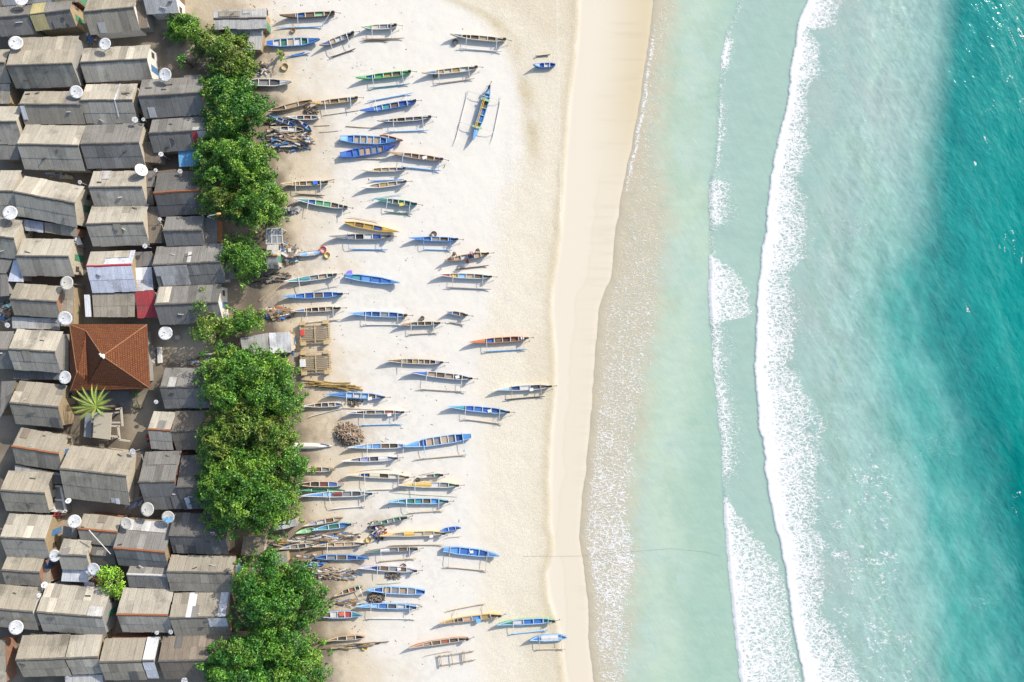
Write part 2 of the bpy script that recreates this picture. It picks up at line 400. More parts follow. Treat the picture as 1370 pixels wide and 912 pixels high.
wv = t.node('ShaderNodeTexNoise'); t.put(wv.inputs['Vector'], p); wv.inputs['Scale'].default_value = .9; wv.inputs['Detail'].default_value = 3
wp = t.node('ShaderNodeVectorMath', operation='MULTIPLY_ADD'); t.put(wp.inputs[0], wv.outputs['Color']); wp.inputs[1].default_value = (.9, .9, 0); t.put(wp.inputs[2], p)
q = t.scale(wp.outputs[0], (.75, 1.25, 1))
def edge_dist(sc):
    v = t.node('ShaderNodeTexVoronoi', feature='DISTANCE_TO_EDGE'); t.put(v.inputs['Vector'], q); v.inputs['Scale'].default_value = sc; return v.outputs['Distance']
la = t.math('MAXIMUM', t.step(edge_dist(1.5), .0, .20, 1, 0), t.math('MULTIPLY', t.step(edge_dist(3.4), .0, .26, 1, 0), .8))
nf = t.noise(q, 3.2, 7, .72); fa = t.attr('foam', 'Fac')
hole = t.math('MULTIPLY', t.math('MAXIMUM', t.step(edge_dist(1.6), .03, .22), t.math('MULTIPLY', t.step(edge_dist(4.2), .05, .3), .6)), t.step(fa, .80, 1.03, .72, 0.0))
solid = t.step(t.math('SUBTRACT', t.math('ADD', t.math('MULTIPLY', fa, 1.05), t.math('MULTIPLY', t.math('SUBTRACT', nf, .5), 1.7)), hole), .42, .66)
lace = t.step(t.math('ADD', t.math('ADD', t.math('MULTIPLY', la, .62), t.math('MULTIPLY', fa, .55)), t.math('MULTIPLY', t.math('SUBTRACT', nf, .5), 1.6)), .66, 1.05)
fmask = t.math('MULTIPLY', t.math('MAXIMUM', solid, t.math('MULTIPLY', lace, t.step(fa, .2, .8, .45, .9))), t.step(fa, .03, .16))
ripn = t.math('ADD', t.math('MULTIPLY', t.noise(t.scale(p, (1.3, .30, 1), (0, 0, R(-34))), 1.3, 5, .6), .6), t.math('MULTIPLY', t.noise(t.scale(p, (.4, 1.5, 1), (0, 0, R(8))), 1.2, 5, .6), .4))
rip2 = t.noise(t.scale(p, (.55, 1.3, 1), (0, 0, R(12))), .9, 6, .66)
ripn = t.math('ADD', t.math('MULTIPLY', ripn, t.step(t.attr('chop', 'Fac'), .1, .3)), t.math('MULTIPLY', rip2, t.step(t.attr('chop', 'Fac'), .1, .3, 1, 0)))
wc = t.mix(1.0, t.attr('Col'), t.step(ripn, .30, .72, .95, t.math('ADD', 1.03, t.math('MULTIPLY', t.step(t.attr('chop', 'Fac'), .12, .35), .12))), 'MULTIPLY')
wc = t.mix(t.step(t.noise(p, .35, 5, .6), .48, .7, 0, .08), wc, (.04, .26, .23))
ch = t.attr('chop', 'Fac')
h1 = t.noise(t.scale(p, (1.0, .26, 1), (0, 0, R(-28))), .9, 4, .6)
h2 = t.noise(t.scale(p, (1.0, .35, 1), (0, 0, R(-44))), 2.2, 4, .6)
hh = t.math('MULTIPLY', t.math('ADD', h1, t.math('MULTIPLY', h2, .45)), ch)
hh = t.math('ADD', t.math('MULTIPLY', hh, t.math('SUBTRACT', 1.0, fmask)), t.math('MULTIPLY', t.math('MULTIPLY', fmask, nf), .5))
nrm = t.bump(hh, .52, .5)
water = t.principled(wc, .11, nrm, .2); water.inputs['IOR'].default_value = 1.33
fo_ = t.principled((.66, .65, .64), .95, t.bump(t.math('ADD', nf, t.math('MULTIPLY', fmask, .5)), .35, .10), .1)
ms = t.node('ShaderNodeMixShader'); t.put(ms.inputs[0], fmask); t.t.links.new(water.outputs[0], ms.inputs[1]); t.t.links.new(fo_.outputs[0], ms.inputs[2])
M_SEA = t.done(ms)
sx = np.concatenate([np.arange(745, 1400, 1.25), [1450, 1550, 1800, 2500, 4000, 9000]])
sea = grid_mesh('sea', sx, axis(-14, 926, 1.25, 8000), sea_z, sea_col, {'foam': foam, 'chop': chop}, M_SEA)
props(sea, kind='structure')
# ------------------------------------------------------------------ roof and wall materials
def roof_mat():
    t = NT('corrugated_sheet'); p = t.pos()
    uv = t.node('ShaderNodeUVMap').outputs[0]
    st = t.noise(t.scale(uv, (3.2, .32, 1)), 1.0, 5, .65)           # run-off streaks down the slope
    bl = t.noise(p, .30, 6, .66); fine = t.noise(p, 7, 4, .65)
    base = t.attr('Col')
    c = t.mix(1.0, base, t.step(st, .25, .75, .82, 1.12), 'MULTIPLY')
    c = t.mix(1.0, c, t.step(fine, .25, .75, .84, 1.12), 'MULTIPLY')
    c = t.mix(t.step(bl, .50, .68, 0, .5), c, (.085, .078, .066))      # lichen
    c = t.mix(t.step(t.noise(p, 1.3, 5, .7), .62, .78, 0, .45), c, (.36, .335, .28))
    w = t.node('ShaderNodeTexWave', wave_type='BANDS', bands_direction='X'); t.put(w.inputs[0], uv); w.inputs['Scale'].default_value = 1.35
    w.inputs['Distortion'].default_value = .15
    b2 = t.bump(fine, .2, .03)
    bn = t.node('ShaderNodeBump'); t.put(bn.inputs['Height'], w.outputs['Fac']); bn.inputs['Strength'].default_value = .10; bn.inputs['Distance'].default_value = .08; t.put(bn.inputs['Normal'], b2)
    return t.done(t.principled(c, .85, bn.outputs[0], .25))
M_ROOF = roof_mat()
def tile_mat():
    t = NT('clay_tile'); p = t.pos(); uv = t.node('ShaderNodeUVMap').outputs[0]
    b = t.node('ShaderNodeTexBrick'); t.put(b.inputs['Vector'], uv); b.inputs['Scale'].default_value = 1.0
    b.inputs['Brick Width'].default_value = .24; b.inputs['Row Height'].default_value = .27; b.inputs['Mortar Size'].default_value = .035
    t.put(b.inputs['Color1'], (.215, .08, .028)); t.put(b.inputs['Color2'], (.15, .048, .02)); t.put(b.inputs['Mortar'], (.05, .02, .012))
    n = t.noise(p, .9, 5, .65)
    c = t.mix(t.step(n, .40, .66, 0, .75), b.outputs['Color'], (.12, .045, .022))
    c = t.mix(t.step(t.noise(p, 6, 3, .7), .6, .75, 0, .5), c, (.29, .125, .05))
    return t.done(t.principled(c, .85, t.bump(b.outputs['Fac'], .6, -.05), .2))
M_TILE = tile_mat()
M_CAPS = [worn('ridge_mortar', (.10, .092, .082), .9), worn('rusty_ridge', (.26, .10, .045), .9, (.12, .07, .05)), worn('pale_ridge', (.5, .48, .44), .8)]
M_CAPRED = worn('red_ridge', (.42, .045, .06), .6)
M_WALLS = [worn('cream_plaster', (.44, .39, .30), .9, (.22, .18, .13), .5), worn('bare_brick', (.28, .145, .09), .9), worn('woven_bamboo', (.33, .25, .15), .9, (.17, .12, .07), .5),
           worn('grey_block', (.27, .26, .24), .9), worn('sea_green_paint', (.13, .34, .34), .8, (.3, .28, .22), .5), worn('white_wash', (.62, .6, .55), .9, (.3, .27, .22), .5)]
M_DOOR = [worn('door_boards', (.16, .10, .06), .7), worn('door_blue', (.08, .18, .34), .6), worn('door_green', (.07, .22, .13), .6)]
M_SHADE = worn('shutter_dark', (.07, .055, .045), .7)

TONE = {'C': (.37, .335, .27), 'T': (.30, .265, .205), 'G': (.20, .188, .168), 'D': (.125, .118, .108), 'L': (.42, .405, .38),
        'W': (.60, .60, .61), 'V': (.52, .54, .60), 'B': (.14, .34, .52), 'R': (.33, .05, .055), 'Y': (.40, .345, .17), 'N': (.19, .155, .118), 'O': (.26, .21, .15)}

def sheets(mb, A, B, C_, D, tone, rng, cw=1.0, rl=1.9, lift=0.0, jit=1.0):
    """a roof slope laid as overlapping sheets: A-B upper edge, D-C lower edge (world)"""
    A, B, C_, D = (Vector(v) for v in (A, B, C_, D))
    n = (B - A).cross(D - A); n.normalize()
    if n.z < 0: n = -n
    Lu = (B - A).length; Lv = ((D - A).length + (C_ - B).length) / 2
    nc = max(1, round(Lu / cw)); nr = max(1, round(Lv / rl))
    def at(u, v): return (A.lerp(B, u)).lerp(D.lerp(C_, u), v)
    u_off = rng.random() * 5
    for r in range(nr):
        rowt = rng.uniform(.93, 1.06)
        for c in range(nc):
            u0 = c / nc; u1 = (c + 1) / nc; v0 = r / nr; v1 = (r + 1) / nr
            g = .012 / Lu
            ov = .10 / Lv if r < nr - 1 else rng.uniform(-.05, .05) * jit / Lv
            e0 = rng.uniform(-.04, .05) * jit / Lu if c == 0 else -g
            e1 = rng.uniform(-.04, .05) * jit / Lu if c == nc - 1 else -g
            h = lift + .028 * (nr - 1 - r) + .007 * (c % 2) + rng.uniform(0, .006)
            q = [at(u0 - e0, v0), at(u1 + e1, v0), at(u1 + e1, v1 + ov), at(u0 - e0, v1 + ov)]
            k = rowt * rng.uniform(.94, 1.06)
            x = rng.random()
            if x < .045: k *= 1.3
            elif x < .09: k *= .72
            col = tuple(min(.8, ch_ * k) for ch_ in tone)
            top = [p + n * (h + .014) for p in q]; bot = [p + n * h for p in q]
            uv = [(u0 * Lu + u_off, v0 * Lv), (u1 * Lu + u_off, v0 * Lv), (u1 * Lu + u_off, v1 * Lv), (u0 * Lu + u_off, v1 * Lv)]
            mb.add(top + bot, [(0, 1, 2, 3), (7, 6, 5, 4), (0, 4, 5, 1), (1, 5, 6, 2), (2, 6, 7, 3), (3, 7, 4, 0)], col, uv + uv)
    return n, at

G_H = 'tin roofed houses of the fishing village'
G_S = 'lean-to sheds among the houses'
def house(x0, y0, x1, y1, dN, dS, tone, label, patches=(), ze=2.35, cap=0, wall=None, pitch=.50, toneS=None, sign=None):
    rng = random.Random(int(x0 * 131 + y0 * 17) & 0xffff)
    half = (dN + dS) / 2 * PX * .97
    ze += rng.uniform(-.12, .2)
    zr = ze + pitch * half
    R0 = P(x0, y0, zr); R1 = P(x1, y1, zr); u = (R1 - R0).normalized(); L = (R1 - R0).length
    n = Vector((-u.y, u.x, 0)); mx, my = (x0 + x1) / 2, (y0 + y1) / 2
    hN = (P(mx, my - dN, ze) - R0).dot(n); hS = -(P(mx, my + dS, ze) - R0).dot(n)
    base = (R0 + R1) / 2 + n * ((hN - hS) / 2); base.z = 0
    ang = math.atan2(u.y, u.x)
    root = thing('house', label, 'house', base, ang, G_H)
    Mi = (Matrix.Translation(base) @ Matrix.Rotation(ang, 4, 'Z')).inverted()
    r0 = Mi @ R0; r1 = Mi @ R1; yr = r0.y; yN = yr + hN; yS = yr - hS; xl = r0.x; xr = r1.x
    sN = (zr - ze) / hN; sS = (zr - ze) / hS
    # walls : a closed pentagonal prism inside the eaves
    gi = .28; ei = .32
    a, b = xl + gi, xr - gi; yn, ys = yN - ei, yS + ei
    zn = ze + ei * sN - .07; zs = ze + ei * sS - .07; zt = zr - .09
    w = MB()
    prof = [(ys, -.05), (yn, -.05), (yn, zn), (yr, zt), (ys, zs)]
    vs = [(a, y, z) for y, z in prof] + [(b, y, z) for y, z in prof]
    w.add(vs, [(0, 1, 2, 3, 4), (9, 8, 7, 6, 5)] + [(k, (k + 1) % 5, 5 + (k + 1) % 5, 5 + k) for k in range(5)])
    wm = M_WALLS[wall if wall is not None else rng.choice([0, 0, 0, 5, 5, 2, 3, 1])]
    w.build('wall', wm, root)
    # door and shutter on the seaward gable
    d = MB(); yd = yr + rng.uniform(-.5, .5); d.box((b - .02, yd - .42, 0), (b + .035, yd + .42, 1.9)); d.build('door', rng.choice(M_DOOR), root)
    s = MB(); yw = yr + (1.35 if yd < yr else -1.35); s.box((b - .02, yw - .35, 1.0), (b + .05, yw + .35, 1.65)); s.build('window_shutter', M_SHADE, root)
    # roof
    mb = MB(); tn = TONE[tone]; ts = TONE[toneS or tone]
    nn, atN = sheets(mb, (xl, yr, zr), (xr, yr, zr), (xr, yN, ze), (xl, yN, ze), tn, rng)
    ns, atS = sheets(mb, (xr, yr, zr), (xl, yr, zr), (xl, yS, ze), (xr, yS, ze), ts, rng)
    roof = mb.build('roof', M_ROOF, root, recalc=False)
    cm = MB(); z = zr + .10
    m = rng.randint(4, 7)
    for k in range(m):
        xa = xl + (xr - xl) * k / m - .03; xb = xl + (xr - xl) * (k + 1) / m; dz = rng.uniform(0, .02); jy = rng.uniform(-.02, .02)
        cm.add([(xa, yr - .17 + jy, z - .10), (xb, yr - .17 + jy, z - .10), (xb, yr + jy, z + dz), (xa, yr + jy, z + dz), (xb, yr + .17 + jy, z - .10), (xa, yr + .17 + jy, z - .10)],
               [(0, 1, 2, 3), (3, 2, 4, 5), (0, 3, 5), (1, 4, 2), (0, 5, 4, 1)])
    cm.build('ridge_cap', M_CAPRED if cap == 9 else M_CAPS[cap], roof)
    patches = list(patches)
    if rng.random() < .5:                      # a replaced or darker sheet
        a_ = rng.uniform(.05, .8); v_ = rng.choice([0.02, .5]); patches.append((rng.choice('NS'), a_, a_ + .95 / L, v_, v_ + .48, rng.choice('LDTGGN')))
    for k in range(rng.randint(0, 3)):         # boards and bricks holding the sheets down
        at, nrm = (atN, nn) if rng.random() < .5 else (atS, ns)
        q_ = at(rng.uniform(.08, .9), rng.uniform(.12, .88)) + nrm * .1; wm_ = MB(); d_ = at(.6, .5) - at(.4, .5); d_.normalize(); d_ = Matrix.Rotation(rng.uniform(-.6, .6), 3, 'Z') @ d_
        wm_.bar(q_ - d_ * rng.uniform(.12, .5), q_ + d_ * rng.uniform(.12, .5), rng.uniform(.07, .15), .08)
        wm_.build('roof_weight', rng.choice([M_CAPS[0], M_CAPS[2], M_SHADE, M_CAPS[0]]), roof)
    for (side, ua, ub, va, vb, tc) in patches:
        at, nrm, = (atN, nn) if side == 'N' else (atS, ns)
        if side == 'S': ua, ub = 1 - ub, 1 - ua
        pm = MB()
        q = [at(ua, va), at(ub, va), at(ub, vb), at(ua, vb)]
        sheets(pm, *[p + nrm * .055 for p in q], TONE[tc], rng, 1.0, 2.2, .02, .5)
        pm.build('patch_sheet', M_ROOF, roof, recalc=False)
    return root

H = house
# row at the top edge
H(-2,-11,99,-15,14,18,'L',"pale roofed house cut by the top edge, above the yellow and red patched roof", [('S',.70,.97,.35,.98,'Y')])
H(190,-9,234,-11,12,28,'L',"light roofed hut at the top edge, upper left of the small round tree", ())
H(-8,24,38,20,14,26,'G',"weathered grey house in the top left corner with blue-grey lower slope", ())
H(40,20,94,13,14,23,'G',"patched house with yellow sheets and a red square on its roof", [('N',.0,.34,.05,.98,'Y'),('S',.0,.36,.03,.98,'Y'),('S',.08,.22,.1,.85,'R')])
H(112,16,179,10,16,31,'T',"brown roofed house standing alone near the top, left of the small round tree", ())
# second row
H(-30,85,6,84,18,27,'T',"house at the left edge beside the large dark roof under the top left dish", ())
H(8,88,97,85,37,31,'T',"long house with deep tan upper slope and dark lower slope, below the top left dish", (), )
H(107,84,197,79,19,27,'C',"cream and slate roofed house just below the white dish by the open sandy yard", ())
H(25,140,108,140,18,26,'T',"dark lower roofed house with a pale strip nailed at its left end", [('S',.02,.09,.05,.75,'W'),('N',.72,.99,.05,.9,'G')])
H(107,134.5,177,134,22,31,'C',"cream roofed house with a white batten running down across its roof", [('N',.655,.68,.0,1,'W'),('S',.655,.68,.0,.7,'W')])
H(185,129,269,124,22,30,'G',"wide grey house under the big dish beside the trees at the upper village edge", ())
H(-30,163,22,163,21,30,'C',"cream topped house at the left edge, left of the broad cream and blue-grey roof", ())
H(23,193,105,195,27,33,'C',"broad house with cream upper slope and blue-grey lower slope, joined to a brown twin", ())
H(107,193,186,191,26,33,'G',"brown-grey twin house with a dark creased lower slope beside an oval dish", ())
H(199,178.5,276,174,19,26,'G',"grey house with a dark red roof sheet, above the blue tin shed", [('S',.74,.84,.05,.72,'R'),('S',.84,.99,.0,.72,'L'),('N',.76,.99,.02,.25,'L')])
H(-30,256,18,256,28,34,'C',"cream house at the left edge touching the tilted cream roof", ())
H(19,257,100,272,25,31,'C',"tilted cream roofed house with a striped clutter canopy along its lower eave", (), 2.6)
H(118.5,251,190,250,22,25,'C',"cream roofed house with pale grey lower slope, below the oval dish", ())
H(205.5,258,290,253,26,32,'D',"dark house with a rusty ridge half hidden under the tree canopy", (), cap=1)
H(-30,314,19,319,27,27,'C',"cream house at the left edge just below a large white dish", ())
H(115,300,192,298,25,30,'C',"cream and charcoal roofed house right above the white tin roof with red ridge", ())
H(218,309,270,308,19,20,'G',"small grey house beside the street lamp with the orange head", ())
H(21,342.5,92,343.5,24,26,'C',"cream and charcoal house above the dish with a brown spotted side roof", ())
H(116,356,176,354,19,36,'V',"white tin roofed house with a bright red ridge", [('N',.0,.38,.03,.98,'C'),('N',.38,.9,.5,.98,'C')], cap=9, pitch=.38)
H(204,355,295,350,25,29,'G',"long patched grey house with white sheets on the left of its lower slope", [('S',.02,.50,.05,.5,'L'),('S',.08,.49,.5,.97,'L'),('N',.50,.56,.05,.6,'L')])
H(207,408,292,404,24,27,'G',"grey house left of the loose tree, right of the red tin shed", [('N',.02,.22,.1,.98,'C')])
H(13,400,76,404,22,21,'T',"narrow tan house with a very dark lower slope, left of two big dishes", (), 2.5)
H(11,467,74,471,28,27,'C',"bright cream house left of the red tiled roof", (), 2.8, pitch=.5)
H(-30,468,10,468,25,25,'G',"grey house at the left edge beside the bright cream house", ())
H(13,539,78,545,31,27,'T',"tan house with a large dark stain, left of the palm tree", (), 2.6)
H(16,597,79,607,27,22,'T',"warm tan house above a row of whitish roof boards", (), cap=1)
H(80,627,169,637,33,38,'T',"largest tan house, directly below the palm yard", [('S',.72,.78,.80,.96,'L'),('S',.79,.85,.80,.99,'W')], 2.7)
H(0,656,60,660,28,26,'T',"tan house beside the terrace with white kerbs", (), 2.4)
H(198,574,228,576,25,26,'C',"pale grey house with a low red ridge beside the red washing", (), cap=1)
H(229,577,272,576,27,25,'N',"brown-grey house joined right of the pale grey one, against the big tree", ())
H(185,645,234,644,41,37,'G',"tall square grey house with deep slopes, above a white dish", [('N',.1,.95,.55,.98,'G')], toneS='G')
H(236,652,286,650,43,30,'D',"dark square house against the big tree with one white roof sheet", [('S',.12,.25,.45,.95,'W')])
H(0,719,60,722,33,25,'C',"cream house left of a round dish in an open yard", ())
H(2,763,53,766,19,18,'T',"small low tan house between two cream houses at the left edge", (), 2.2)
H(104,707,157,712,21,19,'T',"small tan house with a brick red ridge, between two pale dishes", (), cap=1)
H(78,742,116,744,22,19,'C',"little cream house above the flat white roof", (), 2.5)
H(117,742,153,744,14,12,'D',"tiny dark hut above the lime green tree", (), 2.0)
H(152,733,221,739,42,22,'G',"grey house with pale streaks and an orange ridge, right of the mesh dish", [('N',.1,.9,.62,.97,'L')], cap=1)
H(226,716,302,719,31,23,'D',"dark grey house with a sloping right end, below the blue stained dish", ())
H(170,768,223,770,12,17,'G',"thin grey house with a white ridge, right of the lime green tree", (), cap=2)
H(223,765,311,767,23,25,'T',"long tan and grey house beside the lower trees, leaves along its eaves", ())
H(-14,814,44,819,34,23,'T',"tan house at the lower left edge, above a big dish", ())
H(49,819,137,826,40,24,'C',"wide cream house with a dark stained corner, left of the red-brown yard", [('N',.76,.98,.03,.35,'L')])
H(156,822,225,823,36,23,'C',"cream house with a rusty orange ridge, right of the red-brown yard", (), cap=1)
H(227,827,304,825,34,24,'T',"house with white replacement sheets on both slopes near the lower trees", [('N',.28,.37,.02,.98,'W'),('N',.37,.42,.45,.92,'W'),('N',.83,.97,.02,.98,'W'),('S',.66,.98,.03,.5,'W')])
H(21,883,86,881,33,23,'T',"tan house in the bottom row with dirty upper eave, right of the lowest left dish", ())
H(87.5,881,131,879,31,22,'C',"cream house in the bottom row, second of the joined pair", ())
H(132.5,886,189,885,32,24,'T',"tan house in the bottom row with a stained lower slope", ())
H(190.5,884,206,884,32,23,'W',"slim white roofed annex at the end of the bottom row house", (), 2.3)
H(212,885,302,882,34,24,'N',"brown-grey house in the bottom row running under the lowest trees", ())
H(355,342,371,342,15,17,'L',"tiny white and grey hut with a rust red ridge at the edge of the beach", (), 2.0, cap=1)
H(286,25,356,24,12,14,'L',"bleached bamboo roofed boat shelter at the top of the beach", [('N',.1,.5,.2,.8,'T')], 2.2, wall=2, pitch=.14)

H(214,518,276,517.5,26,28,'G',"grey house tucked under the big tree, right of the tiled house's lower corner", ())

# ------------------------------------------------------------------ lean-to sheds: one sloping sheet roof on walls
def shed(q, zt, zb, tone, label, wall=None, name='lean_to_shed', cat='shed', group=G_S):
    rng = random.Random(int(q[0][0] * 77 + q[0][1] * 13) & 0xffff)
    A, B = P(*q[0], zt), P(*q[1], zt); C_, D = P(*q[2], zb), P(*q[3], zb)
    c = (A + B + C_ + D) / 4; c.z = 0
    root = thing(name, label, cat, c, 0, group)
    A, B, C_, D = A - c, B - c, C_ - c, D - c
    mb = MB(); sheets(mb, A, B, C_, D, TONE[tone], rng, 1.0, 2.0)
    mb.build('roof', M_ROOF, root, recalc=False)
    ctr = (A + B + C_ + D) / 4; w = MB(); tp = []
    for p in (A, B, C_, D):
        d = Vector((ctr.x - p.x, ctr.y - p.y, 0)); k = min(.28, d.length * .3)
        tp.append(p + d.normalized() * k + Vector((0, 0, -.16)))
    w.add([(p.x, p.y, -.05) for p in tp] + tp, [(0, 1, 2, 3), (7, 6, 5, 4), (0, 4, 5, 1), (1, 5, 6, 2), (2, 6, 7, 3), (3, 7, 4, 0)])
    w.build('wall', M_WALLS[wall if wall is not None else rng.choice([0, 1, 2, 3])], root)
    return root
Q = shed
Q([(179,0),(196,-2),(198,37),(183,38)],2.3,1.9,'N',"dark brown lean-to at the end of the lone brown house near the top")
Q([(0,112),(13,112),(14,139),(0,139)],2.2,2.0,'C',"cream scrap roof at the left edge, left of the dark roof with a pale strip")
Q([(0,194),(25,194),(26,213),(0,213)],2.2,1.9,'G',"low grey roof along the eave at the left edge, above the tilted cream house")
Q([(188,189),(214,190),(215,218),(190,217)],2.2,2.0,'N',"brown lean-to beside the oval dish, left of the blue tin shed")
Q([(238,193),(271,191),(269,221),(240,223)],2.2,1.9,'B',"bright blue tin shed beside the trees",0)
Q([(246,101),(271,99),(272,121),(247,122)],2.1,1.9,'G',"grey flat roof under the top tree, right of the big dish")
Q([(207,229),(236,226),(238,240),(210,243)],2.1,1.9,'N',"brown roof behind the dark house with the rusty ridge")
Q([(192,229),(207,228),(208,250),(192,250)],2.1,2.0,'G',"narrow grey roof right of the oval dish")
Q([(191,251),(203,251),(206,274),(196,275)],2.0,1.8,'D',"narrow dark roof between the cream house and the rusty ridged house")
Q([(31,293),(58,297),(58,311),(34,308)],2.2,1.9,'V',"pale blue tin canopy under the tilted cream house")
Q([(59,297),(103,303),(104,317),(60,311)],2.2,1.9,'T',"tan striped tin canopy under the tilted cream house")
Q([(0,346),(17,347),(8,366),(0,365)],2.2,2.0,'G',"grey brown lean-to at the left edge, left of the pale blue tin shed")
Q([(18,347),(29,347),(31,377),(10,376)],2.2,2.0,'V',"pale blue white tin shed at the left of the charcoal roof")
Q([(0,367),(10,367),(13,395),(0,396)],2.1,2.0,'G',"blue-grey roof corner at the left edge, below the pale blue tin shed")
Q([(198,276),(214,276),(216,325),(200,325)],2.2,2.0,'N',"tall thin brown roof between the cream charcoal house and the small grey house")
Q([(272,291),(290,290),(291,325),(274,326)],2.1,2.0,'G',"grey lean-to under the street lamp with the orange head")
Q([(297,330),(318,331),(318,373),(298,374)],1.9,1.7,'G',"grey lean-to at the end of the long patched house")
Q([(180,337),(203,336),(204,356),(178,357)],2.1,2.0,'G',"grey brown roof patch right of the red ridge")
Q([(178,358),(203,357),(205,388),(182,389)],2.1,1.9,'W',"white sheet roof between the red ridged house and the long patched house")
Q([(82,379),(99,382),(98,437),(81,436)],2.6,2.2,'T',"tan side roof with a brown spot, under two big dishes")
Q([(16,424),(79,426),(80,441),(17,439)],2.2,2.0,'L',"pale strip roof between the dark lower slope and the bright cream house")
Q([(124,393),(181,391),(180,424),(126,424)],2.3,2.2,'T',"flat tan roof above the red tiled house")
Q([(113,394),(120,394),(122,424),(115,424)],2.2,2.1,'W',"narrow white roof strip left of the flat tan roof")
Q([(181,390),(207,388),(210,425),(184,425)],2.4,2.1,'R',"dark red tin shed above the red tiled house")
Q([(80,451),(92,453),(92,500),(79,500)],2.3,2.1,'G',"slate grey side roof between the bright cream house and the tiled roof")
Q([(16,496),(78,497),(80,508),(18,507)],2.2,2.0,'D',"dark strip roof under the bright cream house")
Q([(2,510),(22,509),(12,540),(0,560)],2.1,1.9,'G',"grey side roof at the left edge beside the stained tan house")
Q([(20,622),(81,633),(80,642),(20,632)],1.9,1.8,'L',"whitish board roof below the warm tan house")
Q([(57,633),(80,636),(83,648),(54,646)],2.1,2.0,'D',"dark square roof left of the largest tan house")
Q([(172,603),(189,606),(186,668),(172,674)],2.1,1.7,'N',"brown wedge roof between the largest tan house and the tall grey house")
Q([(85,703),(104,707),(103,721),(84,717)],2.0,1.8,'G',"blue-grey roof beneath a large white dish in the lower village")
Q([(84,762),(117,763),(118,779),(82,777)],2.2,2.1,'W',"flat white roof below the little cream house")
Q([(55,760),(68,761),(68,781),(54,780)],2.0,1.9,'T',"tan square roof left of the flat white roof")
Q([(113,778),(125,779),(130,796),(114,795)],2.0,1.9,'L',"pale scrap roof left of the lime green tree")
Q([(117,746),(152,747),(154,757),(119,757)],1.9,1.7,'D',"dark low roof just above the lime green tree")
Q([(304,794),(310,795),(322,842),(308,846)],2.1,1.8,'N',"brown side roof against the lower trees beside the white patched house")
Q([(303,850),(331,852),(326,875),(302,872)],2.1,1.9,'G',"grey end roof touching the lowest trees")
Q([(326,717),(355,716),(352,742),(322,743)],2.0,1.9,'O',"pale concrete slab roof between the big tree and the lower trees")
Q([(86,903),(138,902),(138,918),(88,918)],1.9,1.8,'L',"pale shed roof cut by the bottom edge")
Q([(-4,855),(7,856),(9,915),(-4,915)],2.2,2.0,'T',"tan roof in the bottom left corner")
Q([(321,452),(359,445),(361,472),(325,474)],2.2,2.0,'L',"pale flat roof between the loose tree and the big tree")
Q([(360,445),(388,444),(390,471),(362,473)],2.3,2.1,'W',"white flat roof at the beach edge beside wooden carts")
Q([(305,39),(352,39),(349,66),(308,66)],1.75,1.65,'L',"bleached plank lean-to under the bamboo boat shelter", 2)
Q([(366,701),(397,693),(399,703),(367,710)],1.7,1.5,'W',"white tarpaulin roof on the sand below the big tree", 2)
Q([(366,740),(384,738),(386,754),(368,757)],1.6,1.5,'L',"pale board roof on the sand above the lower trees", 2)

# glazed framed shelter near the beach
def shelter(q, label):
    A, B = P(*q[0], 2.1), P(*q[1], 2.1); C_, D = P(*q[2], 1.9), P(*q[3], 1.9); c = (A+B+C_+D)/4; c.z = 0
    root = thing('panel_shelter', label, 'shelter', c)
    A, B, C_, D = A-c, B-c, C_-c, D-c
    f = MB(); f.add([A, B, C_, D] + [p - Vector((0,0,.04)) for p in (A, B, C_, D)], [(0,1,2,3),(7,6,5,4),(0,4,5,1),(1,5,6,2),(2,6,7,3),(3,7,4,0)])
    f.build('roof_panel', paint((.30, .31, .31)), root)
    f = MB()
    for k in range(4):
        f.bar(A.lerp(B, k/3) + Vector((0,0,.03)), D.lerp(C_, k/3) + Vector((0,0,.03)), .09, .06)
    for k in range(3):
        f.bar(A.lerp(D, k/2) + Vector((0,0,.035)), B.lerp(C_, k/2) + Vector((0,0,.035)), .09, .05)
    f.build('frame', paint((.6, .6, .58)), root)
    for p in (A, B, C_, D):
        g = MB(); k = p * .93; g.bar((k.x, k.y, 0), (k.x, k.y, p.z - .04), .08); g.build('post', paint((.5, .48, .44)), root)
shelter([(357,306),(377,305),(378,325),(356,326)], "grey panelled shelter with white frame bars beside the beach")
# terrace with white kerbs
c = P(74, 666, 0)
root = thing('terrace', "grey flat terrace with white kerbs left of the largest tan house", 'terrace', c)
a = [P(60,649,1.2)-c, P(82,650,1.2)-c, P(89,684,1.2)-c, P(62,682,1.2)-c]
m = MB(); m.add([(p.x,p.y,0) for p in a] + a, [(3,2,1,0),(4,5,6,7),(0,1,5,4),(1,2,6,5),(2,3,7,6),(3,0,4,7)]); m.build('slab', worn('grey_concrete', (.24,.235,.22), .9), root)
m = MB()
for i, j in ((0,1),(1,2),(2,3),(3,0)): m.bar(a[i] + Vector((0,0,.1)), a[j] + Vector((0,0,.1)), .28, .2)
m.bar(a[0].lerp(a[1], .45) + Vector((0,0,.08)), a[3].lerp(a[2], .45) + Vector((0,0,.08)), .2, .16); m.bar(a[0].lerp(a[3], .55) + Vector((0,0,.085)), a[1].lerp(a[2], .55) + Vector((0,0,.085)), .2, .15)
m.build('kerb', M_WALLS[5], root)

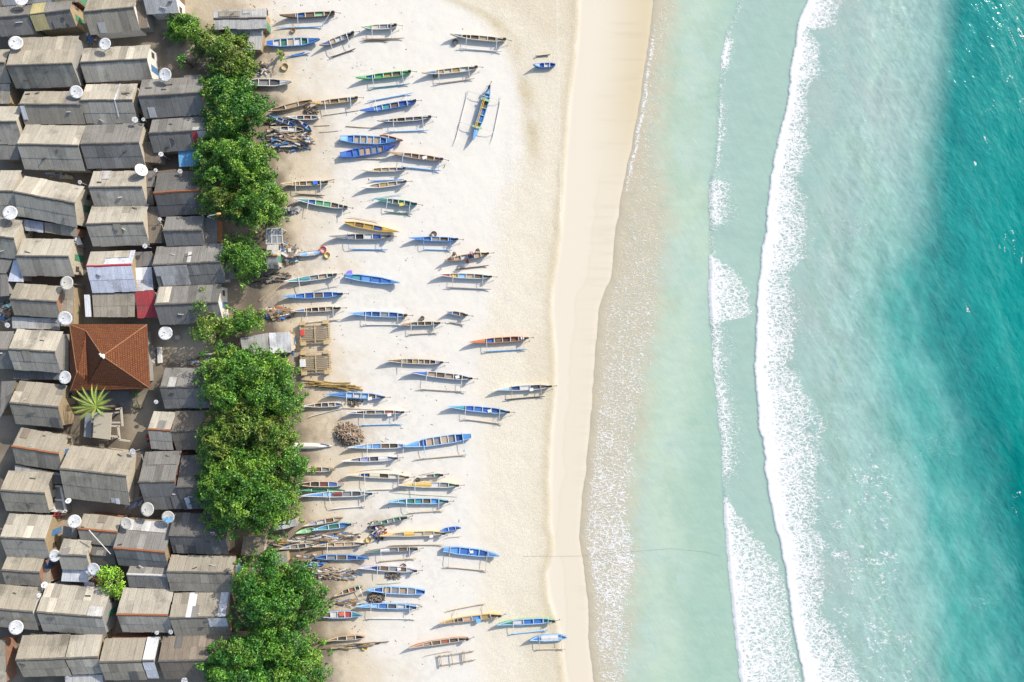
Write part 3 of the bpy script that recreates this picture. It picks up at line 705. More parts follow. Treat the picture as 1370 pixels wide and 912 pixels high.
# ------------------------------------------------------------------ the red tiled house
def tiled_house():
    c = P(147, 478, 0)
    root = thing('tiled_house', "red clay tiled house with a hipped roof in the middle of the village", 'house', c)
    ze, zr = 2.9, 5.5
    pt = {'NW': P(94,434,ze), 'NE': P(197,434,ze), 'SE': P(201,519,ze), 'SW': P(95,522,ze), 'P': P(138,476,zr),
          'B': P(115.5,442,ze + .42), 'C': P(103.5,498,ze + 1.0), 'D': P(118.5,513,ze + .22)}
    pt = {k: v - c for k, v in pt.items()}
    mb = MB()
    def tri(*ks):
        ps = [pt[k] for k in ks]; n = None
        o = ps[0]; nrm = (ps[1]-ps[0]).cross(ps[2]-ps[0]); nrm.normalize()
        if nrm.z < 0: nrm = -nrm
        hdir = Vector((0,0,1)).cross(nrm); hdir = hdir.normalized() if hdir.length > 1e-4 else Vector((1,0,0))
        ddir = hdir.cross(nrm)
        mb.add(ps, [tuple(range(len(ps)))], None, [((p).dot(hdir), (p).dot(ddir)) for p in ps])
    tri('B','NE','P'); tri('NW','NE','B'); tri('NE','SE','P'); tri('P','SE','D'); tri('P','D','B')
    tri('NW','B','C'); tri('B','D','C'); tri('NW','C','SW'); tri('C','D','SW'); tri('D','SE','SW')
    roof = mb.build('roof', M_TILE, root, recalc=False)
    so = roof.modifiers.new('thickness', 'SOLIDIFY'); so.thickness = .12; so.offset = -1
    r_ = MB()
    for a, b in (('P','SE'),('P','B'),('B','NW'),('NW','C'),('P','NE'),('C','SW')):
        r_.tube([pt[a] + Vector((0,0,.05)), pt[b] + Vector((0,0,.05))], .09, 6)
    r_.build('ridge_tiles', worn('ridge_clay', (.30, .14, .07), .8, (.45, .33, .24), .4), roof)
    f = MB(); f.tube([pt['P'] + Vector((0,0,.02)), pt['P'] + Vector((0,0,.3)), pt['P'] + Vector((0,0,.55))], [.26, .2, .06], 8); f.bar(pt['P'] + Vector((-.3,.3,.25)), pt['P'] + Vector((.3,-.3,.25)), .16)
    f.build('finial', paint((.7,.69,.66)), roof)
    w = MB(); ks = [pt[k] for k in ('NW','NE','SE','SW')]; ctr = sum(ks, Vector()) / 4
    tp = [(p.x + (ctr.x-p.x)*.2, p.y + (ctr.y-p.y)*.2) for p in ks]
    w.add([(x,y,-.05) for x,y in tp] + [(x,y,ze+.05) for x,y in tp], [(3,2,1,0),(4,5,6,7),(0,1,5,4),(1,2,6,5),(2,3,7,6),(3,0,4,7)])
    w.build('wall', M_WALLS[3], root)
tiled_house()

# ------------------------------------------------------------------ satellite dishes
M_DISH = [worn('dish_white', (.62, .62, .61), .5, (.34, .29, .22), .45, 1.3), worn('dish_cream', (.56, .53, .46), .55, (.42, .38, .3), .35)]
M_STEEL = worn('galvanised_steel', (.28, .28, .28), .5)
def dish(px, py, r, z, label, tilt=(0, 0), tone=0, patch=None, mesh=False):
    p = P(px, py, z); rad = r * PX * (CAM_H - z) / CAM_H
    root = thing('satellite_dish', label, 'satellite dish', (p.x, p.y, z - .45 * rad - .25), 0, 'satellite dishes between the roofs')
    zc = .45 * rad + .25 - .18 * rad
    Rm = Matrix.Translation((0, 0, zc)) @ Matrix.Rotation(R(tilt[0]), 4, 'X') @ Matrix.Rotation(R(tilt[1]), 4, 'Y')
    N, K = 24, 5; vs = [Vector((0, 0, 0))]; fs = []
    for k in range(1, K + 1):
        q = rad * k / K
        for i in range(N): vs.append(Vector((q * math.cos(2*math.pi*i/N), q * math.sin(2*math.pi*i/N), .15 * q * q / rad)))
    for i in range(N): fs.append((0, 1 + i, 1 + (i + 1) % N))
    for k in range(K - 1):
        for i in range(N): fs.append((1 + k*N + i, 1 + (k+1)*N + i, 1 + (k+1)*N + (i+1) % N, 1 + k*N + (i+1) % N))
    mb = MB(); mb.add([Rm @ v for v in vs], fs)
    d = mb.build('reflector', M_DISH[tone], root, smooth=True)
    so = d.modifiers.new('thickness', 'SOLIDIFY'); so.thickness = .03
    if patch is not None:
        mb = MB(); ring = []
        for i in range(14):
            a = math.pi * (1.05 + i * .95 / 13); rr = rad * .86 * (1 - .12 * math.sin(i * 2.3)); ring.append(Vector((rr*math.cos(a), rr*math.sin(a), .15*rr*rr/rad + .03)))
        mid = [v * .30 for v in ring]; mid = [Vector((v.x, v.y, .15*(v.x**2+v.y**2)/rad + .03)) for v in mid]
        md2 = [Vector((v.x*.65, v.y*.65, .15*((v.x*.65)**2+(v.y*.65)**2)/rad + .03)) for v in ring]
        mb.add([Rm @ v for v in ring + md2 + mid], [(i, i+1, 15+i, 14+i) for i in range(13)] + [(14+i, 15+i, 29+i, 28+i) for i in range(13)])
        mb.build('blue_stain', paint((.16, .42, .66)), d)
    mb = MB(); mb.tube([(0, 0, 0), (0, 0, zc)], .05); mb.tube([(0,0,-z + .45*rad + .25),(0,0,0)], .05); mb.build('mast', M_STEEL, root)
    top = Rm @ Vector((0, 0, .62 * rad))
    for i in range(3):
        a = 2*math.pi*i/3 + .5; mb = MB(); mb.tube([Rm @ Vector((rad*.95*math.cos(a), rad*.95*math.sin(a), .14*rad)), top], max(.010, .011*rad), 5); mb.build('feed_strut', M_STEEL, root)
    mb = MB(); mb.tube([top, top - Vector((0, 0, .16 * rad + .04))], [.04 + .05*rad, .03 + .03*rad], 8); mb.build('feed_horn', paint((.16,.16,.17)), root)
D_ = dish
D_(28,-1,8.5,3.6,"white dish at the top edge over the pale roof",(-6,4))
D_(20.5,57,9.5,3.7,"big white dish above the long tan and dark roofed house, near the top left corner",(-5,5))
D_(140,58.5,8.5,3.6,"white dish beside the open sandy yard right of the yellow patched house",(-4,-6))
D_(101.5,122.5,8.6,3.8,"round white dish at the corner between the dark roof and the cream roof with batten",(4,4))
D_(220.5,99.5,9,3.8,"large white dish on the wide grey house beside the top trees",(3,-5))
D_(188,227,8.2,3.7,"tilted dish that looks oval, between the brown twin house and the cream one",(-12,48))
D_(180,160,4,3.2,"small white dish in the dark gap under the cream roof with batten",(6,8))
D_(191.5,159.5,2.4,3.0,"tiny dish right of a small white one under the batten roof",(8,0))
D_(13,284.5,9.6,3.8,"big white dish at the left edge beside the tilted cream house",(-5,4))
D_(89,378.5,9.4,3.9,"large white dish below the cream charcoal house, upper of a close pair",(-4,-6),1)
D_(86.5,425.5,9.5,3.6,"large white dish left above the red tiled roof corner, lower of a close pair",(5,3))
D_(86.5,505,8.8,3.4,"dish with dark struts left of the red tiled roof's lower corner",(-6,-6))
D_(221,445.5,9.2,2.4,"white dish standing on the ground right of the red tiled house",(-6,5))
D_(193.5,329,3.1,3.2,"small dish right above the white tin roof with red ridge",(5,5))
D_(106.5,243.5,2.7,3.0,"tiny white dish in the gap above the tilted cream house",(9,-5))
D_(215,206,3.2,3.0,"small dish left of the blue tin shed",(-4,6))
D_(240.5,229,3.2,3.0,"small pale dish just below the blue tin shed",(4,4),1)
D_(208,227.5,2.4,2.9,"tiny dish right of the oval tilted dish",(5,9))
D_(177,604,4,3.6,"small dish at the upper right corner of the largest tan house",(6,-6))
D_(91,670,3.6,3.2,"small white dish beside the white kerbed terrace",(-25,10))
D_(99,697.5,8.8,3.6,"large white dish between two tan houses below the terrace",(-5,5))
D_(168.5,700,8.2,3.9,"pale mesh dish standing over the grey streaked roof with orange ridge",(4,-4),1)
D_(197,681.5,9.4,3.7,"cream dish in the dark lane below the tall square grey house",(-5,-7),1)
D_(224.5,691.5,8.2,3.7,"blue stained dish below the tall square grey house",(4,6),1,1)
D_(72.5,743.5,8,3.5,"white dish left of the little cream house in the lower village",(-6,-6))
D_(125,761.5,8.8,3.6,"white dish touching the lime green tree",(5,-3))
D_(59,782.5,4,3.0,"small dish below the tan square roof at lower left",(-18,12))
D_(51.5,796.5,2.9,2.9,"tiny dish in the narrow gap between two lower left houses",(-10,8))
D_(21,839.5,9.6,3.6,"big white dish at the lower left, above the bottom row",(-4,4))
D_(209.5,846.5,2.8,2.9,"tiny white dish in the lane above the slim white annex",(6,5))
D_(228,845.5,3.3,3.0,"small white dish at the left end of the white patched house",(6,-9))
D_(246.5,911,4.2,3.1,"white dish at the bottom edge under the brown-grey house",(-7,4))
D_(208.5,537.5,2.8,3.0,"tiny dish right of the garden plot below the tiled house",(6,5))
D_(213.5,293,2.4,3.0,"tiny dish left of the small grey house by the street lamp",(5,8))
D_(9.5,435,3.3,2.2,"small white dish at the left edge above the bright cream house",(8,5))
# ------------------------------------------------------------------ canoes
PAL = {'blue': (.045,.17,.50), 'dblue': (.03,.09,.30), 'lblue': (.10,.31,.66), 'sky': (.27,.52,.80), 'royal': (.04,.12,.52), 'white': (.62,.61,.58), 'cream': (.60,.53,.38),
       'brown': (.17,.105,.055), 'dbrown': (.085,.06,.04), 'tan': (.42,.30,.17), 'peach': (.52,.36,.23), 'grey': (.25,.25,.25), 'dgrey': (.09,.09,.10), 'teal': (.06,.30,.34),
       'green': (.08,.40,.13), 'dgreen': (.04,.19,.11), 'lgreen': (.30,.58,.28), 'yellow': (.70,.42,.03), 'orange': (.55,.16,.05), 'rust': (.40,.12,.05), 'red': (.50,.05,.05),
       'maroon': (.22,.06,.06), 'ltan': (.52,.42,.29), 'bamboo': (.46,.34,.17), 'ochre': (.42,.27,.06), 'lilac': (.32,.34,.60), 'black': (.03,.03,.035)}
def pm(k):
    c = PAL[k]; y = .3*c[0] + .6*c[1] + .1*c[2]; c = tuple(.86*v + .14*y for v in c)
    return paint(c, .6, amount=.5)
G_B = 'wooden canoes drawn up on the beach'
def canoe(label, bx, by, sx, sy, w, hull, deck, secs, lining='brown', fl=(), rail=None, thw='white', boom=None, bt=(.3, .85), motor=False, sterndeck=None, hgt=.54, dk=.27, wide=False, name='outrigger_canoe', seed=0):
    rng = random.Random(int(bx * 31 + by * 7))
    zg0 = hgt
    B = P(bx, by, zg0 + .35); St = P(sx, sy, zg0 + .1)
    d = St - B; d.z = 0; L = d.length; ang = math.atan2(d.y, d.x); c = (B + St) / 2; c.z = 0
    root = thing(name, label, 'boat' if wide else 'canoe', c, ang, G_B)
    hw = w * PX * .87 / 2
    N = 21
    def width(t):
        a = min(1, (t / (.40 if not wide else .36))) ** .72; b = min(1, ((1 - t) / .22)) ** .55 if not wide else min(1, .55 + .45 * min(1, (1 - t) / .25))
        return max(.012, hw * a * max(b, .22))
    def zgun(t): return zg0 + .50 * max(0, 1 - t / .34) ** 1.8 + .16 * max(0, (t - .75) / .25) ** 2
    def zkeel(t): return .03 + .62 * max(0, 1 - t / .22) ** 2 + .12 * max(0, (t - .85) / .15) ** 2
    K = 9
    def ring(t, inset=0.0, floor=0.0):
        x = -L/2 + L * t; h = max(.006, width(t) - inset); zg = zgun(t); zk = min(zg - .02, zkeel(t) + floor); o = []
        for k in range(K):
            a = math.pi * k / (K - 1)
            y = h * (1 if math.cos(a) >= 0 else -1) * abs(math.cos(a)) ** .62
            o.append(Vector((x, y, zg - (zg - zk) * math.sin(a) ** .75)))
        return o
    ts = [i / (N - 1) for i in range(N)]
    # outer shell with gunwale strip
    mb = MB(); rings = [ring(t) for t in ts]; vs = [p for r_ in rings for p in r_]
    fs = [(i*K+k, (i+1)*K+k, (i+1)*K+k+1, i*K+k+1) for i in range(N-1) for k in range(K-1)]
    fs.append(tuple((N-1)*K + k for k in range(K)))
    mb.add(vs, fs)
    mb.build('hull', pm(hull), root, smooth=False)
    ins = min(.08, hw * .2)
    g = MB()
    for s_ in (1, -1):
        v2 = []
        for t in ts:
            x = -L/2 + L*t; y = width(t); z = zgun(t) + .004
            v2 += [Vector((x, s_*(y + .012), z - .05)), Vector((x, s_*(y + .012), z + .022)), Vector((x, s_*max(.002, y - ins), z + .022)), Vector((x, s_*max(.002, y - ins), z - .05))]
        g.add(v2, [(i*4+k, (i+1)*4+k, (i+1)*4+(k+1) % 4, i*4+(k+1) % 4) for i in range(N-1) for k in range(4)] + [(0,1,2,3), ((N-1)*4+3,(N-1)*4+2,(N-1)*4+1,(N-1)*4)])
    g.build('gunwale', pm(rail or hull), root)
    # inner lining
    mb = MB(); t2 = [t for t in ts if t >= .05]; rings = [ring(t, ins, .10) for t in t2]; vs = [p + Vector((0, 0, -.012)) for r_ in rings for p in r_]; n2 = len(t2)
    mb.add(vs, [(i*K+k, i*K+k+1, (i+1)*K+k+1, (i+1)*K+k) for i in range(n2-1) for k in range(K-1)] + [tuple((n2-1)*K + k for k in range(K))[::-1]])
    mb.build('lining', pm(lining), root, recalc=False)
    def plate(nm, ta, tb, dz, m, crown=.0, part=None, th=.03, sc=1.0):
        n_ = max(2, int((tb - ta) * 20)); v2 = []
        for i in range(n_ + 1):
            t = ta + (tb - ta) * i / n_; x = -L/2 + L*t; y = max(.008, (width(t) - ins) * sc); z = zgun(t) + dz
            v2 += [Vector((x, y, z)), Vector((x, 0, z + crown)), Vector((x, -y, z)), Vector((x, -y, z - th)), Vector((x, 0, z + crown - th)), Vector((x, y, z - th))]
        p = MB(); p.add(v2, [(i*6+k, (i+1)*6+k, (i+1)*6+(k+1) % 6, i*6+(k+1) % 6) for i in range(n_) for k in range(6)] + [(5,4,3,2,1,0), tuple(n_*6 + k for k in range(6))])
        return p.build(nm, m, root)
    if deck: plate('foredeck', .02, dk, .0, pm(deck), .045)
    a = dk + .015; e = .985 if not sterndeck else .88
    for i, s_ in enumerate(secs):
        ta = a + (e - a) * i / len(secs) + .008; tb = a + (e - a) * (i + 1) / len(secs) - .008
        if s_ and s_[0] == '+': plate('cover', ta - .012, tb + .012, .012, pm(s_[1:]), .05)
        elif s_: plate('floor_panel', ta, tb, -rng.uniform(.07, .17), pm(s_), 0)
    if sterndeck: plate('stern_deck', .89, .995, .0, pm(sterndeck), .02)
    m_th = pm(thw)
    for i in range(len(secs) + 1):
        t = a + (e - a) * i / len(secs)
        if t > .97: continue
        q = MB(); y = width(t) - ins * .5; z = zgun(t); wd = .045 if not wide else .06
        q.box((-L/2 + L*t - wd, -y, z - .05), (-L/2 + L*t + wd, y, z + .03)); q.build('thwart', m_th, root)
    # floats and booms
    ca, sa = math.cos(ang), math.sin(ang)
    def loc(px, py, z):
        v = P(px, py, z) - c; return Vector((v.x*ca + v.y*sa, -v.x*sa + v.y*ca, z))
    for f in fl:
        x0, y0, x1, y1, fc = f[:5]; bm_ = f[5] if len(f) > 5 else True; r_ = f[6] if len(f) > 6 else .075
        A = loc(x0, y0, .22); Bq = loc(x1, y1, .22)
        q = MB(); pts = [A.lerp(Bq, k / 8) + Vector((0, 0, .14 * max(0, abs(k - 4) / 4 - .5) ** 2 * 4 - .03 + rng.uniform(-.01, .01))) for k in range(9)]
        q.tube(pts, [r_ * .55] + [r_] * 7 + [r_ * .55], 7); q.build('outrigger_float', pm(fc), root)
        if bm_:
            for t in bt:
                x = -L/2 + L*t; fx = min(max(x, min(A.x, Bq.x) + .15), max(A.x, Bq.x) - .15)
                k = (fx - A.x) / (Bq.x - A.x) if abs(Bq.x - A.x) > .1 else .5; F = A.lerp(Bq, k)
                s_ = 1 if F.y > 0 else -1; z = zgun(t) + .07
                q = MB(); q.tube([(x, -s_*hw*1.25, z), (x, 0, z + .03), (x + (fx-x)*.4, F.y*.5, z + .06), (x + (fx-x)*.85, F.y*.88, z - .08), (fx, F.y, .28)], [.03, .034, .032, .028, .024], 6)
                q.build('outrigger_boom', pm(boom or 'white'), root)
    if not fl and boom:
        for t in bt:
            x = -L/2 + L*t; y = hw + rng.uniform(.9, 1.3); z = zgun(t) + .07
            q = MB(); q.tube([(x, hw*1.2, z), (x, -hw, z + .03), (x + rng.uniform(-.1,.1), -y, z - .05)], [.036, .042, .03], 6); q.build('outrigger_boom', pm(boom), root)
    if motor:
        q = MB(); z = zgun(1) + .06; x = L/2
        q.box((x - .28, -.13, z), (x + .12, .13, z + .24)); q.box((x - .16, -.09, z + .24), (x + .04, .09, z + .33)); q.tube([(x + .1, 0, z + .1), (x + .62, .0, .55), (x + .85, 0, .45)], .03, 6)
        q.bar((x + .78, -.10, .46), (x + .78, .10, .46), .05)
        q.tube([(x - .2, .05, z + .2), (x - .75, .16, z + .26)], .018, 5); q.build('outboard_motor', pm('black'), root)
    return root
c_ = canoe
c_("brown canoe with a blue and a green panel, topmost of the beach",374,20,447,17,7.5,'brown','brown',['blue','brown','lgreen','brown'],fl=[(370,37,433,35,'sky')],bt=(.32,.93),motor=True)
c_("broad blue boat heaped with gear beside the bamboo shelter",428,52,357,57.5,12,'lblue','blue',['dgreen','white','peach','dgreen','white'],'dgreen',fl=[(382,76,415,71,'lblue',False),(390,74,408,70,'blue',False)],wide=True,name='wooden_boat',sterndeck='royal',dk=.22)
c_("grey canoe lying aslant near the top, pink and white cloth inside",427,60,473,44,8,'grey','dblue',['peach','white','grey','dgrey'],fl=[(441,77,476,65,'dbrown')],bt=(.3,.8),motor=True)
c_("short canoe with a green bow and pale rim, at the top beside two poles",483,35,530,34,7.5,'cream','green',['cream','grey','dgrey'],'tan',fl=[(484,52,541,51,'tan'),(486,54,520,53.5,'brown',False)],motor=True,rail='white')
c_("white hulled canoe poking out from under the trees near the top",390,109,330,109,11,'white','white',['dgrey','grey','dgrey'],'grey',dk=.25,rail='white')
c_("bright green canoe near the top of the beach",476,103.5,549,96,7.5,'green','lgreen',['blue','green','ochre','brown','green'],'dgreen',fl=[(493,118,549,112,'teal')],rail='green',motor=True,dk=.16)
c_("canoe with blue bow and jumbled brown and yellow cargo, right of the bright green one",564,97,638,90,7.5,'cream','blue',['tan','cream','ochre','white','dgrey'],fl=[(580,112,635,105,'ltan')],motor=True,dk=.24)
c_("cream canoe with long brown interior, topmost at the right beside the weed line",602,45,676,53,7,'cream','dblue',['brown','brown','tan','brown','tan'],'brown',fl=[(612,64,672,69,'white')],rail='cream',motor=True,dk=.2)
c_("smallest blue canoe, alone on the golden sand near the sea",713,86,743,86,7,'blue','sky',['royal','white','dblue'],'blue',fl=[(716,75,736,73,'dbrown',False)],hgt=.5)
big_ = c_("large blue canoe pointing down the photo with yellow poles and two white floats",633,187,655,116,11,'blue','lblue',['brown','blue','blue','brown','lblue'],'dbrown',fl=[(627,119,608,193,'white',True,.05),(671,128,658,190,'white',True,.05)],bt=(.25,.82),thw='lgreen',rail='lblue',motor=True,sterndeck='sky',dk=.2)
c_("brown dugout without deck stretching left of the yellow canoe, over the scrap heap",356,148,417,134,7,'ochre','brown',['brown','tan','brown'],'dbrown',dk=.1,rail='tan')
for y_ in (.12, .30):
    q_ = MB(); q_.tube([(-2.1, y_, .78), (0, y_, .76), (2.1, y_, .80)], .045, 6); q_.build('lashed_pole', pm('yellow'), big_)
for x_ in (-1.9, 1.9):
    q_ = MB(); q_.bar((x_, -.62, .70), (x_, .62, .70), .26, .07); q_.build('outrigger_beam', pm('lgreen'), big_)
c_("yellow canoe with a blue stern above the scrap heap",415,137.5,478,131,7,'yellow','yellow',['tan','brown','tan','blue'],'ochre',rail='tan',motor=True,boom='white',dk=.2)
c_("long blue canoe with its light blue float on the upper side",481,147.5,556,135,8.5,'blue','royal',['lblue','teal','brown','dblue','blue'],'dblue',fl=[(491,135.5,553,124,'sky')],boom='white',motor=True,dk=.24)
c_("slim canoe with navy bow and brown interior, below the long blue one",504,161,576,156.5,6,'dblue','dblue',['brown','dbrown','grey','dgrey','white'],fl=[(515,176,574,174,'sky')],motor=True,rail='cream',dk=.2)
c_("broad blue boat with peach planks, upper of the touching pair",531,188,455,184.5,12.5,'lblue','lblue',['dblue','tan','peach','tan','peach','blue'],'blue',wide=True,name='wooden_boat',rail='lblue',sterndeck='sky',dk=.17,thw='sky')
c_("deep blue broad boat, lower of the touching pair",529,195,455,207,12.5,'royal','royal',['tan','grey','peach','tan','blue','royal'],'dblue',wide=True,name='wooden_boat',rail='royal',sterndeck='blue',dk=.2,thw='blue',fl=[(470,211,520,212.5,'cream',False)])
c_("little orange brown canoe tucked behind the bows of two blue boats",539,187.5,508,181,6,'rust','tan',['brown','tan'],'brown')
c_("orange brown canoe with blue pole float, right of the deep blue boat",519,203,592,213,7,'rust','tan',['tan','brown','rust','brown','rust'],'brown',fl=[(537,223,590,228.5,'lblue')],bt=(.27,.95),boom='sky',motor=True,rail='tan')
c_("slim cream and brown canoe with blue stern, upper of two pale ones",482,227,542,225.5,6,'white','white',['ochre','tan','peach','blue'],'tan',fl=[(545,224,589,228,'sky',False,.03)],rail='cream',motor=True,boom='white',bt=(.2,.95))
c_("white canoe with bare brown interior and a blue pole along its top",482,250,543,243,7.5,'white','white',['tan','ochre','tan','grey'],'tan',fl=[(494,242,541,240,'lblue',False)],rail='white',boom='white',motor=True,dk=.2)
c_("dark teal canoe with a yellow bucket, lower end of the upper middle group",501,265.5,557,273,7.5,'teal','dgreen',['grey','brown','dgreen','brown','teal'],'dgreen',fl=[(514,283,552,286.5,'dgreen'),(493,266,540,259,'sky',False,.03)],motor=True,rail='teal')
c_("cream canoe crammed with yellow baskets and a blue ball, near the trees",376,245.5,438,243.5,7,'cream','ochre',['ochre','brown','tan','dbrown','grey'],fl=[(395,259,435,261.5,'brown')],motor=True,rail='cream',dk=.22)
c_("green canoe pointing at the trees with one white boom",392,265,464,277,8.5,'dgreen','teal',['blue','green','green','brown','dbrown'],'dgreen',boom='white',bt=(.28,.93),rail='white',motor=True,dk=.25)
c_("bright yellow canoe lying above a grey one",534,310,461,297,8.5,'yellow','yellow',['dblue','ochre','brown','ochre'],'brown',rail='yellow',thw='yellow',dk=.3,fl=[(464,289,510,297,'ltan',False,.03)])
c_("grey white canoe with navy cloth, directly beneath the bright yellow one",440,316,522,316,8.5,'white','grey',['grey','black','white','dblue','peach'],'dgrey',fl=[(466,333,519,334,'lblue')],boom='blue',motor=True,rail='grey')
c_("canoe under a blue and white cover with red bags piled at its end",393,341,430,337,7,'grey','tan',['+sky','+white','+sky'],'tan',dk=.2,rail='grey')
c_("blue and grey canoe with a brown basket on its upper edge, mid beach",547,318,612,320,6.5,'blue','blue',['blue','grey','brown','dblue'],'dbrown',fl=[(565,333,605,334.5,'sky')],boom='lblue',motor=True,rail='lblue')
c_("orange brown canoe with four people working round it",594,347.5,653,339,8,'ochre','rust',['tan','white','dblue','peach','ochre'],'brown',fl=[(609,360,654,355,'brown',False)],motor=True,rail='tan',dk=.22)
c_("white canoe with colourful bow and peach planks below the people",584,367,657,370,7.5,'white','dblue',['red','yellow','sky','peach','brown','dgreen'],'grey',fl=[(596,384,657,387,'grey')],boom='cream',motor=True,rail='white',dk=.08)
c_("pale canoe with a teal bow at the beach edge, white board behind it",380,376,450,367,8,'white','teal',['+teal','grey','tan','dgreen'],'dgreen',boom='white',bt=(.27,.93),rail='white',fl=[],motor=True,dk=.3)
c_("light blue bowed canoe, middle of three stacked near the wooden carts",377,396.5,458,393,8.5,'lblue','lblue',['blue','dblue','brown','dblue','blue'],'dblue',fl=[(418,389,455,381.5,'grey',False,.03)],boom='sky',bt=(.36,.92),rail='lblue',motor=True,dk=.2)
c_("canoe with a small blue bow and brown slats right above the wooden carts",390,415.5,455,412,7,'cream','blue',['brown','dbrown','brown','tan','brown'],'brown',fl=[(403,432,456,427,'cream')],boom='white',motor=True,dk=.24)
c_("all blue boat with its bow to the sea, right of the pale teal bowed canoe",535,378,462,368.5,10,'lblue','lblue',['blue','blue','lblue','teal'],'blue',wide=True,rail='sky',thw='blue',name='wooden_boat',dk=.16,sterndeck='blue')
c_("blue canoe with white float and an orange spot at its stern, middle of the beach",465,418.5,544,421.5,8,'sky','lblue',['blue','dblue','grey','dblue','blue'],'dblue',fl=[(484,434,541,434.5,'white')],boom='white',rail='sky',motor=True,dk=.24)
c_("small grey canoe right of a blue one with an orange spot",597,417,625,421.5,6,'grey','dblue',['grey','brown'],'dgrey',fl=[(600,430,622,434.5,'ltan',False)],motor=True,hgt=.5)
c_("brown and grey canoe, basket on its upper side, left of a small grey one",533,433.5,588,432,6,'brown','rust',['grey','brown','dbrown','brown'],'dbrown',fl=[(545,447,587,445,'ltan')],rail='cream',motor=True)
c_("orange red canoe with light blue float, alone toward the sea",627,457.5,706,452,8,'orange','orange',['blue','brown','dbrown','brown','dbrown'],'brown',fl=[(646,470.5,705,467,'lblue')],boom='cream',bt=(.3,.92),motor=True,rail='orange',dk=.28)
c_("brown slatted canoe with a blue end and no visible float, mid beach",514,482,592,484.5,7.5,'brown','brown',['tan','brown','ochre','tan','brown','dbrown'],'dbrown',boom='cream',bt=(.3,),motor=True,rail='cream',dk=.27,sterndeck='lilac')
c_("long canoe with a blue bow and brown slatted middle, below the brown slatted one",545,497,631,506,8.5,'blue','blue',['tan','brown','tan','brown','dgrey'],'dbrown',fl=[(558,520,624,524,'ltan')],boom='white',rail='white',motor=True,dk=.3)
c_("white and teal canoe nearest the wet sand, dark float below",662,521,737,516.5,7.5,'white','sky',['dblue','white','dgrey','brown'],'dgrey',fl=[(675,534.5,729,530,'dbrown')],boom='ltan',bt=(.3,.82),rail='white',motor=True,dk=.26)
c_("teal bowed blue canoe with white dots, lower right of the middle beach",598,543.5,681,551,8.5,'blue','teal',['royal','blue','royal','dblue','dgrey'],'dblue',fl=[(618,560,673,567,'ltan')],boom='white',rail='sky',motor=True,dk=.28)
c_("blue canoe with pale decking just below the bamboo pole heap",436,527,514,531,8.5,'blue','blue',['sky','white','sky','brown','grey'],'grey',boom='white',bt=(.35,),rail='lblue',motor=True,dk=.32)
c_("worn brown canoe with a blue end at the tree edge, white poles lying over it",405,543,458,540.5,7,'cream','brown',['brown','dgrey','tan','lblue'],'dbrown',rail='white',fl=[(414,557,458,546,'white',False,.05),(450,545,512,548,'cream',False,.05)])
c_("long thin canoe with white rim and brown floor above the stick heap",463,552,540,551,6,'white','dblue',['dbrown','brown','grey','rust','dgrey'],'dbrown',fl=[(480,568.5,540,567,'sky')],boom='white',rail='white',motor=True,dk=.16)
c_("largest light blue boat with slatted decks in the lower middle",539,597,630,583,13,'lblue','lblue',['dblue','peach','grey','peach','grey','dblue'],'blue',wide=True,rail='sky',name='wooden_boat',fl=[(554,614.5,626,608,'ltan')],boom='sky',bt=(.3,.88),sterndeck='lblue',dk=.22)
c_("sky blue canoe touching the stick heap, left of the largest light blue boat",465,598,545,596,8,'lblue','lblue',['sky','lblue','brown','dbrown','sky'],'dblue',boom='white',bt=(.32,.93),rail='white',dk=.25)
c_("white canoe with lilac interior and a small red prow",457,616.5,531,612.5,8,'white','white',['grey','lilac','dgrey','+white','lilac'],'grey',boom='white',bt=(.32,.93),rail='white',motor=True,dk=.16,fl=[(480,629,527,626.5,'cream',False,.03)])
c_("short brown canoe emerging from the big tree",449,628.5,408,628,7.5,'brown','tan',['grey','brown','tan'],'dbrown',rail='cream',dk=.2)
c_("cream yellow canoe with a navy patch, above the orange-yellow one",462,635,546,638,7.5,'cream','cream',['dblue','+cream','dbrown','white','ochre'],'tan',fl=[(489,655,546,654,'cream')],boom='white',rail='cream',motor=True,dk=.22)
c_("small grey green canoe above the orange-yellow one",561,639,592,635,5,'grey','white',['grey','dgreen'],'grey',hgt=.45,motor=True)
c_("orange-yellow canoe with white stern in the lower middle",532,648.5,613,649,8.5,'yellow','yellow',['+yellow','+yellow','white','grey','dgreen'],'ochre',boom='white',bt=(.28,),rail='white',motor=True,dk=.24)
c_("maroon canoe against the tree with a light blue end",393,648,459,648,8.5,'maroon','maroon',['maroon','dbrown','maroon','blue'],'dbrown',rail='cream',sterndeck='sky',dk=.12)
c_("green plank canoe wedged beneath the maroon one",398,656,461,656.5,5,'dgreen','green',['dgreen','green'],'dgreen',hgt=.4)
c_("light blue canoe with a maroon cover in the middle, under the green plank one",402,663,497,660,9,'sky','lblue',['sky','+maroon','grey','dgrey','white'],'grey',fl=[(443,680.5,490,677,'white')],boom='white',bt=(.40,.9),rail='white',motor=True,dk=.3)
c_("turquoise canoe with white dots, below the orange-yellow one",519,671,599,670.5,8.5,'teal','teal',['teal','dgreen','teal','brown','lblue','dgreen'],'teal',fl=[(545,686,594,683,'ltan')],boom='white',rail='sky',motor=True,dk=.16)
c_("dark teal canoe under the big tree, right of the white tarpaulin roof",418,709,469,701,8,'teal','dgreen',['teal','dgreen','blue'],'dgreen',rail='sky',motor=True,dk=.1)
c_("grey brown canoe full of cloth, behind the dark teal one",405,703.5,458,693,7,'brown','white',['lilac','white','brown','peach'],'brown',rail='ltan',dk=.12)
c_("upturned lime coloured little canoe beside the dark teal one",396,713,421,708,7,'lgreen','lgreen',['lgreen'],'lgreen',hgt=.4,dk=.5)
